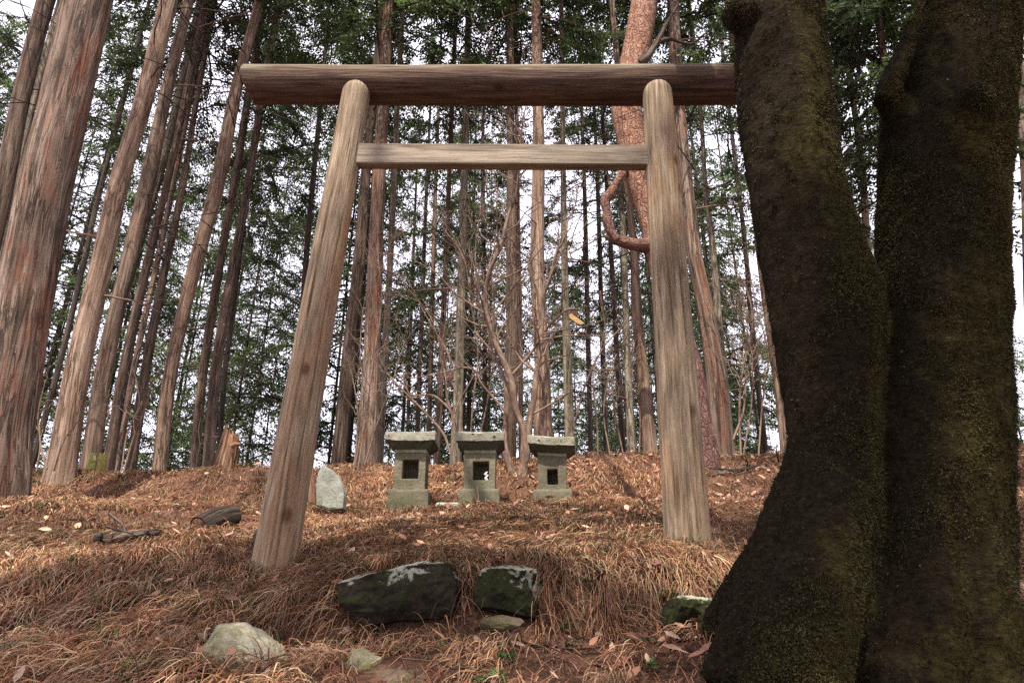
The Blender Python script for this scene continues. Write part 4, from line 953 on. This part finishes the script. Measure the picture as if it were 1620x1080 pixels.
# ------------------------------------------------------------------ bare shrubs
def grow(j, C, r0, r1, rg, lvl, dens=1.0, up=.35, segs=6):
    """tube along C and random finer twigs off it"""
    n = len(C); j.tube(C, np.linspace(r0, r1, n), segs)
    if lvl <= 0: return
    L = np.linalg.norm(np.diff(C, axis=0), axis=1).sum(); T = unit(np.gradient(C, axis=0))
    for k in range(max(1, int(L * 7 * dens * (1 if lvl > 1 else .8)))):
        f = rg.uniform(.3, 1.0); i = min(n - 1, int(f * n)); q = C[i]; d = unit(T[i] * .9 + rg.normal(0, .75, 3) + np.array([0, 0, up]))
        l = rg.uniform(.25, .6) * (L * .45 + .12) * (1.15 - .4 * f); m = 6; tt = np.linspace(0, 1, m)[:, None]
        bend = rg.normal(0, .3, 3); Cc = q + d * l * tt + bend * l * tt ** 2 * .5; Cc[1:] += rg.normal(0, l * .03, (m - 1, 3))
        ra = max(.0022, (r0 + (r1 - r0) * f) * .5); grow(j, Cc, ra, .0018, rg, lvl - 1, dens, up, 5 if lvl > 1 else 4)
def shrub(label, stems, d, seed, base_px, group="bare shrubs", mat='shrub_bark', name="bare_shrub", lvl=2, dens=1.0):
    rg = np.random.default_rng(seed); b = P(*base_px, d); b[2] = gz(b[0], b[1])
    t = empty(name, b, label, "shrub", group); 
    for st in stems:
        C, r = pix_tube(st, d, .05); j = Join(); grow(j, C, r[0], max(r[-1], .003), rg, lvl, dens)
        j.R = [np.asarray(q) for q in j.R]; j.obj("stem", M[mat], t)
    return t
D1 = 7.1
shrub("tall bare pinkish shrub with forked stems between the middle and right shrines", [
    [(829, 756, 13), (829, 715, 11), (828, 678, 10), (818, 655, 9), (807, 595, 9), (792, 562, 8.5), (779, 528, 8), (770, 492, 7.5), (769, 452, 7), (775, 431, 7, 7.05), (794, 380, 6.5, 7.0), (804, 341, 6, 7.0), (815, 312, 5, 6.95), (821, 270, 4, 6.9), (826, 200, 2.5, 6.85), (836, 150, 1.5, 6.8)],
    [(822, 754, 13), (834, 715, 11), (838, 665, 9), (845, 627, 8), (849, 585, 7.5), (855, 549, 7), (857, 518, 6), (859, 487, 5), (861, 466, 4.5, 7.05), (871, 437, 4.5, 7.0), (882, 397, 4, 7.0), (893, 378, 3.5, 6.95), (899, 348, 3, 6.95), (908, 330, 2.5, 6.9), (914, 297, 1.5, 6.9)],
    [(811, 592, 5), (833, 567, 5), (846, 549, 5), (859, 528, 5), (872, 512, 5, 7.0), (888, 496, 4.5, 6.95), (898, 489, 4, 6.9), (914, 489, 2.5, 6.9)],
    [(859, 528, 3, 7.05), (885, 522, 3), (919, 518, 2.5), (958, 505, 1.8)],
    [(854, 538, 3, 7.05), (895, 531, 2.5), (925, 531, 2), (958, 531, 1.5)],
    [(838, 657, 4), (870, 640, 4), (902, 619, 3)],
    [(801, 668, 4.5, 7.2), (801, 655, 4.5), (781, 629, 4.5), (761, 606, 4), (750, 585, 4), (740, 581, 4), (722, 583, 3.5), (704, 588, 3), (667, 596, 2)],
    [(714, 581, 2.5), (709, 559, 3), (696, 536, 2.5), (683, 515, 2), (667, 487, 1.5)],
    [(812, 755, 13, 7.2), (799, 705, 9, 7.2), (801, 668, 6, 7.2), (803, 640, 5, 7.2), (797, 600, 4, 7.2), (780, 560, 3, 7.2), (752, 525, 2, 7.2)],
    [(868, 720, 5, 7.4), (866, 660, 4.5, 7.4), (858, 610, 4, 7.4), (850, 575, 3.5, 7.4), (846, 480, 3, 7.4), (838, 430, 2.5, 7.4), (842, 380, 2, 7.4)]], D1, 3, (829, 748), dens=1.45)
shrub("low bare shrub with spreading stems between the left and middle shrines", [
    [(719, 735, 7), (719, 700, 6), (717, 660, 5), (707, 630, 4), (706, 606, 3), (700, 570, 2)],
    [(718, 690, 4), (722, 645, 3.5), (737, 616, 3), (752, 590, 1.8)],
    [(717, 670, 4), (714, 652, 4), (700, 636, 3.5), (685, 625, 3.5), (665, 625, 3), (649, 624, 2.5), (641, 600, 2)],
    [(712, 715, 4), (704, 691, 4), (675, 655, 4), (639, 619, 4), (612, 590, 3)],
    [(650, 626, 2), (640, 610, 2.5), (638, 580, 1.5)]], 6.9, 9, (719, 732), dens=.9)
shrub("thin bare sapling leaning to the right, right of the right shrine", [
    [(904, 725, 4), (906, 690, 4), (914, 650, 4), (925, 612, 4), (938, 580, 4), (958, 545, 3.5), (985, 515, 2.5), (1000, 490, 1.5)],
    [(946, 720, 3), (944, 660, 2.5), (938, 600, 2), (945, 560, 1.5)],
    [(965, 720, 3), (955, 650, 2.5), (962, 600, 2), (975, 560, 1.2)]], 7.6, 12, (908, 722), dens=.9)
shrub("tangle of bare twigs at the foot of the slim trunks right of the marker", [
    [(150, 745, 3), (160, 690, 3), (172, 650, 2.5), (160, 620, 2), (142, 590, 1.2)],
    [(196, 745, 3.5), (212, 690, 3), (228, 650, 2.5), (238, 620, 2)],
    [(192, 745, 3), (203, 680, 3), (220, 640, 2), (215, 600, 1.2)],
    [(206, 745, 3), (218, 690, 2.5), (230, 640, 1.5), (250, 590, 1.2), (285, 560, 1)]], 7.2, 17, (196, 742), dens=.9)
shrub("bare twigs at the right foot of the big red trunk, before the tan conifer", [
    [(58, 745, 3), (64, 700, 3), (60, 660, 2.5), (72, 600, 1.5)], [(74, 742, 4), (64, 700, 3), (62, 672, 2)], [(85, 745, 3), (105, 690, 2), (130, 660, 1.5), (150, 640, 1)]], 6.0, 19, (66, 745), dens=.7)
shrub("slender pale twiggy sapling just left of the broken stump", [
    [(309, 745, 2.5), (314, 715, 2.5), (318, 702, 2.5), (327, 697, 2), (340, 690, 1.5)], [(317, 705, 2), (314, 680, 1.5), (318, 660, 1)]], 8.0, 23, (309, 742), lvl=1, dens=1.2)
shrub("bare twiggy bush before the red-brown trunk at the left inside the gate", [
    [(560, 745, 3), (566, 660, 2.5), (556, 590, 2), (540, 540, 1.5)], [(566, 745, 3), (580, 650, 2.5), (592, 560, 2), (604, 470, 1.5), (598, 410, 1)],
    [(574, 745, 3), (600, 660, 2), (622, 600, 1.8), (640, 540, 1.2)], [(562, 740, 2.5), (575, 640, 2), (570, 540, 1.6), (582, 460, 1.2), (618, 400, 1)]], 7.9, 29, (566, 740), dens=1.4)
shrub("brown bare thicket hanging beside the mossy trunk, right of the torn-barked conifer", [
    [(1172, 720, 4), (1170, 640, 3.5), (1176, 580, 3), (1190, 520, 2.5), (1178, 450, 2), (1150, 410, 1.5)], [(1160, 695, 4), (1176, 650, 3.5), (1182, 590, 3), (1200, 540, 2), (1225, 500, 1.2)],
    [(1176, 720, 3), (1190, 620, 2.5), (1180, 520, 2), (1150, 470, 1.5), (1120, 440, 1.2)], [(1200, 720, 3), (1206, 640, 2.5), (1215, 560, 2), (1195, 480, 1.6), (1185, 420, 1)]], 7.4, 33, (1172, 716), dens=1.7)
shrub("bare bush on the far side of the gate behind the leaning sapling", [
    [(1000, 740, 3), (994, 660, 2.5), (980, 590, 2), (960, 530, 1.6), (950, 460, 1)], [(990, 740, 3), (975, 660, 2.5), (968, 600, 1.8), (985, 530, 1.2)], [(1010, 740, 3), (1012, 650, 2), (1000, 580, 1.6), (1010, 510, 1.2)]], 8.1, 37, (1000, 735), dens=1.5)
shrub("fine bare twigs reaching up before the grey-brown trunk right of the plaque", [
    [(742, 735, 3), (748, 640, 2.5), (756, 560, 2), (745, 480, 1.8), (730, 400, 1.4), (700, 360, 1)], [(736, 735, 3), (726, 640, 2.2), (700, 560, 2), (680, 500, 1.6), (640, 450, 1)],
    [(748, 735, 3), (770, 640, 2), (780, 560, 1.8), (760, 470, 1.6), (752, 400, 1.2), (760, 330, 1)]], 7.8, 41, (742, 730), dens=1.6)

# plaque hung in the shrub, ochre board at a branch tip
d = 6.98
q = [P(x, y, d) for x, y in ((691, 594), (716, 586), (718, 599), (693, 607))]
pq = empty("wooden_plaque", (np.array(q).mean(0)), "dark brown wooden plaque hanging crooked from a bare branch", "plaque")
V = np.array(q + [v + np.array([.004, .022, .0]) for v in q])
BX = [(0, 3, 2, 1), (4, 5, 6, 7), (0, 1, 5, 4), (1, 2, 6, 5), (2, 3, 7, 6), (3, 0, 4, 7)]
obj("board", V, np.array(BX), M['plaque'], pq, {"rest": V[:, [1, 2, 0]]}, False)
q2 = [P(x, y, d - .012) for x, y in ((717.2, 586), (720.5, 588), (720.5, 602), (717.8, 602))]
V2 = np.array(q2 + [v + np.array([.0, .03, .0]) for v in q2]); obj("end_batten", V2, np.array(BX), M['post'], pq, {"rest": V2}, False)
for x0, y0, x1, y1 in ((695, 593, 697, 586), (714, 587, 713, 581)):
    V, Q, rest = tube(np.array([P(x0, y0, d), P((x0 + x1) / 2, (y0 + y1) / 2, d), P(x1, y1, d + .06)]), [.003, .003, .003], 5); obj("cord", V, Q, M['black'], pq, {"rest": rest})
d = 6.9
oc = empty("hanging_board", P(906, 500, d), "small ochre board with a dark top, hanging askew at the tip of a curving branch", "board")
q = [P(x, y, d) for x, y in ((899, 496), (904, 495), (922, 509), (921, 513), (914, 512), (902, 503))]
V = np.array(q + [v + np.array([0, .02, 0]) for v in q]); nq = 6
obj("board", V, [np.array([(0, 5, 2, 1), (5, 4, 3, 2), (6, 7, 8, 11), (11, 8, 9, 10)]), np.array([(k, (k + 1) % 6, 6 + (k + 1) % 6, 6 + k) for k in range(6)])], M['ochre'], oc, {"rest": V[:, [1, 2, 0]] * .6}, False)
q = [P(x, y, d - .004) for x, y in ((897, 490), (908, 489), (915, 492), (914, 500), (908, 498), (904, 494), (899, 497))]
V = np.array(q + [v + np.array([0, .028, 0]) for v in q])
obj("dark_top", V, [np.arange(7)[None, ::-1], np.arange(7)[None, :] + 7, np.array([(k, (k + 1) % 7, 7 + (k + 1) % 7, 7 + k) for k in range(7)])], M['plaque'], oc, {"rest": V}, False)

# ------------------------------------------------------------------ dry grass, litter, sprigs
BOX = [(c[0], c[1], c[2], c[3]) for c in ROCKS]
gposts = [(P(434, 893, TD)[0], TD, .105, .105), (P(1089, 868, TD)[0], TD, .105, .105)]
def clear(x, y, grow_=1.0, posts=True):
    k = np.ones(len(x), bool)
    for (cx, cy, sx, sy) in BOX + (gposts if posts else []):
        k &= ((x - cx) / (sx * grow_)) ** 2 + ((y - cy) / (sy * grow_)) ** 2 > 1
    return k
def blades(x, y, rg, L, el, az, W, tint, segs, droop):
    """arched strips; returns V,Q,tint"""
    n = len(x); z = ground(x, y) - .006
    p0 = np.stack([x, y, z], 1); h = np.stack([np.cos(az), np.sin(az), 0 * az], 1)
    d0 = h * np.cos(el)[:, None]; d0[:, 2] = np.sin(el)
    side = np.stack([-np.sin(az), np.cos(az), rg.normal(0, .5, n)], 1); side = unit(side)
    tw = rg.normal(0, .14, n); lift = rg.random(n); V = np.empty((n, segs + 1, 2, 3))
    for k in range(segs + 1):
        t = k / segs; p = p0 + d0 * (L * t)[:, None]
        p[:, 2] -= droop * L * t ** 2; p += side * (tw * L * t * t)[:, None] * np.array([1, 1, 0])
        if k: p[:, 2] = np.maximum(p[:, 2], ground(p[:, 0], p[:, 1]) + .004 + (.012 + .05 * lift) * math.sin(PI * min(t, .8)))
        w = (W * (1 - t ** 1.6) + .0004)[:, None] * .5; V[:, k, 0] = p - side * w; V[:, k, 1] = p + side * w
    V = V.reshape(-1, 3); b = np.arange(n)[:, None] * (segs + 1) * 2 + np.arange(segs)[None, :] * 2
    Q = np.stack([b, b + 1, b + 3, b + 2], 2).reshape(-1, 4)
    return V, Q, np.repeat(tint, (segs + 1) * 2, 0)
GP = np.array([(.335, .19, .102), (.275, .135, .074), (.195, .08, .047), (.41, .295, .175), (.245, .158, .096), (.085, .043, .03), (.085, .12, .036)])
def grass_patch(n_tuft, y0, y1, per, rg, Lr, W, segs, keep_fn, powy=1.0, spread=.05):
    ty = y0 + (y1 - y0) * rg.random(n_tuft) ** powy; tx = rg.uniform(-1, 1, n_tuft) * (ty * .86 + .35)
    dens = keep_fn(tx, ty); m = rg.random(n_tuft) < dens; tx, ty = tx[m], ty[m]
    nt = len(tx); kk = np.maximum(3, rg.poisson(per, nt)); idx = np.repeat(np.arange(nt), kk); n = len(idx)
    x = tx[idx] + rg.normal(0, spread, n); y = ty[idx] + rg.normal(0, spread, n)
    e = .12; gx = (ground(tx + e, ty, False) - ground(tx - e, ty, False)) / (2 * e); gy = (ground(tx, ty + e, False) - ground(tx, ty - e, False)) / (2 * e)
    down = np.arctan2(-gy, -gx); comb = down + 1.1 * vnoise(np.stack([tx * 1.4, ty * 1.4, 0 * tx], 1), 77) + rg.normal(0, .3, nt)
    az = comb[idx] + rg.normal(0, .38, n); el = np.clip(rg.normal(.72, .28, n), .15, 1.4)
    Ls = (rg.uniform(*Lr, nt))[idx] * rg.uniform(.6, 1.25, n)
    pal = rg.choice(7, nt, p=[.26, .20, .10, .18, .11, .06, .09])[idx]
    pal = np.where(rg.random(n) < .5, pal, rg.choice(7, n, p=[.28, .24, .14, .16, .09, .06, .03]))
    tint = np.ones((n, 4)); ton = np.clip(.95 + .75 * vnoise(np.stack([tx * .8, ty * 1.0, 0 * tx], 1), 91) + rg.normal(0, .18, nt), .35, 1.5)[idx]
    tint[:, :3] = GP[pal] * (rg.uniform(.65, 1.3, n) * ton)[:, None]
    Lb = np.where(pal == 6, Ls * .75, Ls); el = np.where(pal == 6, el + .25, el)
    k = clear(x, y, .92); f = lambda a: a[k]
    return blades(f(x), f(y), rg, f(Lb), f(el), f(az), (W * rg.uniform(.7, 1.35, n))[k], tint[k], segs, (rg.uniform(.55, 1.15, n))[k])
gr = np.random.default_rng(101)
def dens_near(x, y):
    d = .45 + 1.25 * vnoise(np.stack([x * 1.1, y * 1.6, 0 * x], 1), 55)
    path = sstep(-1.0, -.6, x) * (1 - sstep(.9, 1.3, x)) * (1 - sstep(2.5, 2.72, y))     # worn, littered foot of the step
    d = d * (1 - .72 * path)
    lip = np.exp(-((y - 2.86) / .10) ** 2) * sstep(-1.2, -.9, x) * (1 - sstep(1.3, 1.6, x)); d = d + .9 * lip
    lp = np.exp(-((x + 1.75) / .5) ** 2 - ((y - 3.6) / .35) ** 2); d = d - .6 * lp         # bare soil patch at left
    return np.clip(d, .03, 1)
def dens_mid(x, y):
    d = .70 + 1.0 * vnoise(np.stack([x * .9, y * 1.3, 0 * x], 1), 66)
    d = d * (1 - .55 * sstep(.9, 1.8, x) * sstep(4.5, 6, y))
    return np.clip(d, .05, 1)
parts = [grass_patch(2900, 1.55, 3.8, 24, gr, (.12, .28), .0040, 5, dens_near, spread=.03),
         grass_patch(1300, 1.7, 4.2, 8, gr, (.05, .13), .0030, 3, lambda x, y: .45 + 0 * x, spread=.07),
         grass_patch(6000, 3.6, 9.2, 18, gr, (.10, .23), .0056, 3, dens_mid, spread=.045),
         grass_patch(3600, 4.0, 9.4, 8, gr, (.06, .15), .0052, 2, lambda x, y: .6 + 0 * x, spread=.12)]
# tufts spilling over the step between and beside the boulders
tc_ = np.concatenate([[-.17, -.20, -.14, .22, .25], gr.uniform(.27, 1.0, 26), gr.uniform(-1.15, -.74, 11)]); nb_ = gr.integers(14, 60, len(tc_))
xe = np.repeat(tc_, nb_); n = len(xe); ti = np.repeat(np.arange(len(tc_)), nb_)
ye = 2.82 + np.repeat(gr.normal(0, .06, len(tc_)), nb_) + gr.normal(0, .02, n); xe = xe + gr.normal(0, .022, n)
tint = np.ones((n, 4)); pc = gr.choice(6, len(tc_), p=[.26, .28, .2, .10, .08, .08])[ti]; pc = np.where(gr.random(n) < .65, pc, gr.choice(7, n)); tint[:, :3] = GP[pc] * gr.uniform(.6, 1.2, (n, 1))
ta = (-PI / 2 + gr.normal(0, .45, len(tc_)))[ti]; tl = gr.uniform(.08, .25, len(tc_))[ti]
parts.append(blades(xe, ye, gr, tl * gr.uniform(.55, 1.15, n), gr.uniform(.2, 1.0, n), ta + gr.normal(0, .35, n), np.full(n, .0034), tint, 6, gr.uniform(.9, 1.8, n)))
# tufts hugging the feet of the gate posts
for (bx_, by_) in ((gposts[0][0], TD), (gposts[1][0], TD)):
    m_ = 420; a_ = gr.uniform(0, 2 * PI, m_); r_ = .118 + np.abs(gr.normal(0, .03, m_))
    tint = np.ones((m_, 4)); tint[:, :3] = GP[gr.choice(7, m_)] * gr.uniform(.6, 1.2, (m_, 1))
    parts.append(blades(bx_ + r_ * np.cos(a_), by_ + r_ * np.sin(a_), gr, gr.uniform(.08, .22, m_), gr.uniform(.5, 1.3, m_), a_ * .4 - PI / 2 * .6 + gr.normal(0, .6, m_), np.full(m_, .0034), tint, 4, gr.uniform(.6, 1.3, m_)))
V = np.vstack([p[0] for p in parts]); off = np.cumsum([0] + [len(p[0]) for p in parts[:-1]])
Q = np.vstack([p[1] + o for p, o in zip(parts, off)]); T = np.vstack([p[2] for p in parts])
tag(obj("dry_grass", V, Q, M['grass'], None, {"tint": T}, True, (0, 4, gz(0, 4))), "dry copper-tan grass lying over the whole slope", "grass", kind="stuff")

# fallen needles and fine twigs
n = 26000; yy = 1.6 + 7.2 * gr.random(n) ** 1.9; xx = gr.uniform(-1, 1, n) * (yy * .86 + .3); k = clear(xx, yy, 1.0); xx, yy = xx[k], yy[k]; n = len(xx)
az = gr.uniform(0, 2 * PI, n); L = gr.uniform(.04, .11, n) * (.9 + .06 * yy); h = np.stack([np.cos(az), np.sin(az), 0 * az], 1)
p0 = np.stack([xx, yy, ground(xx, yy) + gr.uniform(.004, .03, n)], 1); p1 = p0 + h * L[:, None]; p1[:, 2] = ground(p1[:, 0], p1[:, 1]) + gr.uniform(.004, .035, n)
sd = np.stack([-h[:, 1], h[:, 0], 0 * az], 1) * (.0006 + .00032 * yy)[:, None]; mid = (p0 + p1) / 2 + np.array([0, 0, .006])
V = np.stack([p0 - sd, p0 + sd, mid + sd, mid - sd, p1 + sd, p1 - sd], 1).reshape(-1, 3); b = np.arange(n)[:, None] * 6
Q = np.concatenate([b + np.array([[0, 1, 2, 3]]), b + np.array([[3, 2, 4, 5]])])
T = np.ones((n, 4)); T[:, :3] = np.array([(.30, .14, .08), (.22, .09, .05), (.38, .22, .13), (.13, .07, .045)])[gr.integers(0, 4, n)] * gr.uniform(.7, 1.2, (n, 1))
tag(obj("fallen_needles", V, Q, M['leaflitter'], None, {"tint": np.repeat(T, 6, 0)}, True, (0, 4, gz(0, 4))), "reddish fallen needles and fine twigs strewn on the ground", "litter", kind="stuff")
jt = Join(); n = 420; yy = 1.7 + 7.0 * gr.random(n) ** 1.3; xx = gr.uniform(-1, 1, n) * (yy * .86 + .3); k = clear(xx, yy, 1.1)
for x_, y_ in zip(xx[k], yy[k]):
    a_ = gr.uniform(0, PI); L_ = gr.uniform(.05, .22); f_ = np.linspace(-.5, .5, 5)[:, None]; c_ = np.array([x_, y_]) + np.array([math.cos(a_), math.sin(a_)]) * f_ * L_ + gr.normal(0, .006, (5, 2))
    z_ = ground(c_[:, 0], c_[:, 1]) + gr.uniform(.01, .05) + gr.normal(0, .006, 5); jt.tube(np.column_stack([c_, z_]), np.linspace(.0032, .0016, 5) * (.7 + .14 * y_), 4)
tag(jt.obj("broken_twigs", M['bark_brown']), "small broken twigs scattered through the grass", "litter", kind="stuff")
# dead leaves: thick on the right-hand bank and around the roots
n = 9000; yy = 1.7 + 7.0 * gr.random(n); xx = gr.uniform(-1, 1, n) * (yy * .86 + .3)
dn = .26 + .9 * sstep(.2, 1.2, xx) * sstep(4, 6, yy) + .7 * sstep(.2, .6, xx) * (1 - sstep(2.6, 2.9, yy)) + .5 * sstep(6.2, 6.8, yy) * sstep(-1.8, -.5, xx)
k = (gr.random(n) < dn) & clear(xx, yy, 1.0); xx, yy = xx[k], yy[k]; n = len(xx)
c = np.stack([xx, yy, ground(xx, yy) + gr.uniform(.015, .06, n)], 1); az = gr.uniform(0, 2 * PI, n); s = gr.uniform(.016, .04, n) * (.62 + .08 * yy)
nrm = unit(np.stack([gr.normal(0, .5, n), gr.normal(-.2, .5, n), np.ones(n)], 1)); a0 = unit(np.cross(nrm, np.stack([np.cos(az), np.sin(az), 0 * az], 1))); b0 = np.cross(nrm, a0)
cu = gr.uniform(-.5, .6, n)[:, None]; A = lambda u, v, w: c + a0 * (s[:, None] * u) + b0 * (s[:, None] * v) + nrm * (s[:, None] * w * cu)
V = np.stack([A(-1, 0, .3), A(-.35, -.45, .5), A(-.3, 0, 0), A(-.35, .45, .5), A(.4, -.38, .5), A(.4, 0, 0), A(.4, .38, .5), A(1, 0, .5)], 1).reshape(-1, 3); b = np.arange(n)[:, None] * 8
q4 = np.concatenate([b + np.array([[1, 4, 5, 2]]), b + np.array([[2, 5, 6, 3]])]); q3 = np.concatenate([b + np.array([[0, 1, 2]]), b + np.array([[0, 2, 3]]), b + np.array([[4, 7, 5]]), b + np.array([[5, 7, 6]])])
T = np.ones((n, 4)); T[:, :3] = np.array([(.27, .13, .085), (.20, .085, .06), (.33, .19, .13), (.14, .07, .055), (.42, .29, .2)])[gr.integers(0, 5, n)] * gr.uniform(.7, 1.2, (n, 1))
tag(obj("dead_leaves", V, [q4, q3], M['leaflitter'], None, {"tint": np.repeat(T, 8, 0)}, True, (0, 4, gz(0, 4))), "curled brown dead leaves scattered on the ground and banks", "litter", kind="stuff")
# green sprigs
Vs, Qs, Ts, o = [], [], [], 0
spots = [(612, 1004, 2.42, .09), (640, 1012, 2.4, .06), (525, 855, 3.9, .1), (700, 945, 2.72, .05), (118, 925, 3.0, .1), (215, 905, 3.2, .07), (850, 800, 5.9, .08), (560, 800, 5.7, .1), (905, 1010, 2.35, .07), (800, 1075, 2.1, .06), (930, 945, 2.75, .07), (290, 780, 5.6, .12), (1020, 1000, 2.3, .06), (370, 1000, 2.4, .06), (150, 960, 2.75, .07), (480, 880, 3.3, .06), (960, 890, 3.1, .06), (725, 855, 3.9, .08)]
sp2 = []
for k in range(90):
    y_ = 1.8 + 5.5 * gr.random() ** 1.3; x_ = gr.uniform(-1, 1) * (y_ * .8); sp2.append((x_, y_, gr.uniform(.035, .09)))
sp2 = [q for q in sp2 if clear(np.array([q[0]]), np.array([q[1]]), 1.1)[0]] + [(P(a_, b_, c_)[0], c_, e_) for a_, b_, c_, e_ in spots]
for (x_, y_, sz) in sp2:
    c = np.array([x_, y_, gz(x_, y_) + .02])
    for q in range(9):
        a = gr.uniform(0, 2 * PI); el = gr.uniform(.2, .9); L = sz * gr.uniform(.7, 1.2); f = np.linspace(.15, 1, 10)
        dr = np.array([math.cos(a) * math.cos(el), math.sin(a) * math.cos(el), math.sin(el)]); sv = unit(np.cross(dr, [0, 0, 1.0]))
        pp = c + dr * (f * L)[:, None] - np.array([0, 0, .5]) * (L * f ** 2)[:, None]
        for sg in (-1, 1):
            dd_ = unit(dr * .6 + sv * sg * 1.0 + gr.normal(0, .1, (10, 3))); v = leaf_quads(pp, dd_, unit(np.cross(dd_, np.array([0, 0, 1.0]) + gr.normal(0, .2, (10, 3)))), L * .34 * (1.1 - f), L * .10 * (1.15 - f))
            Vs.append(v); Ts.append(np.tile(np.array([(.05, .11, .035, 1)]) * gr.uniform(.6, 1.4), (len(v), 1)))
V = np.vstack(Vs); T = np.vstack(Ts)
tag(obj("green_sprigs", V, np.arange(len(V)).reshape(-1, 4), M['leaflitter'], None, {"tint": T}, False, (0, 3, gz(0, 3))), "small green fern sprigs dotted in the dry grass", "plants", kind="stuff")

# ------------------------------------------------------------------ light
SUN = np.array([-.15, -.75, 1.45]); SUN /= np.linalg.norm(SUN)
sl = bpy.data.lights.new("sun", 'SUN'); sl.energy = 4.7; sl.angle = R_(.6); sl.color = (1.0, .93, .84)
so = bpy.data.objects.new("sun", sl); COL.objects.link(so); so.location = SUN * 30
so.rotation_euler = Vector(SUN).to_track_quat('Z', 'Y').to_euler()
w = bpy.data.worlds.new("World"); S.world = w; w.use_nodes = True; nt = w.node_tree; nt.nodes.clear()
out = nt.nodes.new("ShaderNodeOutputWorld"); bg = nt.nodes.new("ShaderNodeBackground"); sky = nt.nodes.new("ShaderNodeTexSky")
sky.sky_type = 'NISHITA'; sky.sun_disc = False; sky.sun_elevation = math.asin(SUN[2]); sky.sun_rotation = math.atan2(SUN[0], SUN[1])
sky.dust_density = 4.0; sky.air_density = 1.0
# thin bright cloud over most of the sky
tc = nt.nodes.new("ShaderNodeTexCoord"); nz = nt.nodes.new("ShaderNodeTexNoise"); nz.inputs["Scale"].default_value = 2.2; nz.inputs["Detail"].default_value = 7
rp = nt.nodes.new("ShaderNodeMapRange"); rp.inputs[1].default_value = .3; rp.inputs[2].default_value = .6; rp.inputs[3].default_value = .82; rp.inputs[4].default_value = .9
mx = nt.nodes.new("ShaderNodeMix"); mx.data_type = 'RGBA'; mx.inputs[7].default_value = (10.0, 9.5, 11.0, 1)
nt.links.new(tc.outputs["Generated"], nz.inputs["Vector"]); nt.links.new(nz.outputs[0], rp.inputs[0]); nt.links.new(rp.outputs[0], mx.inputs[0])
nt.links.new(sky.outputs[0], mx.inputs[6]); nt.links.new(mx.outputs[2], bg.inputs[0]); bg.inputs[1].default_value = .10
nt.links.new(bg.outputs[0], out.inputs[0])
S.view_settings.view_transform = 'Standard'; S.view_settings.look = 'None'; S.view_settings.exposure = 1.05; S.view_settings.gamma = 1
S.render.engine = 'CYCLES'; S.cycles.max_bounces = 6; S.cycles.diffuse_bounces = 3; S.cycles.transparent_max_bounces = 4
S.cycles.use_denoising = False
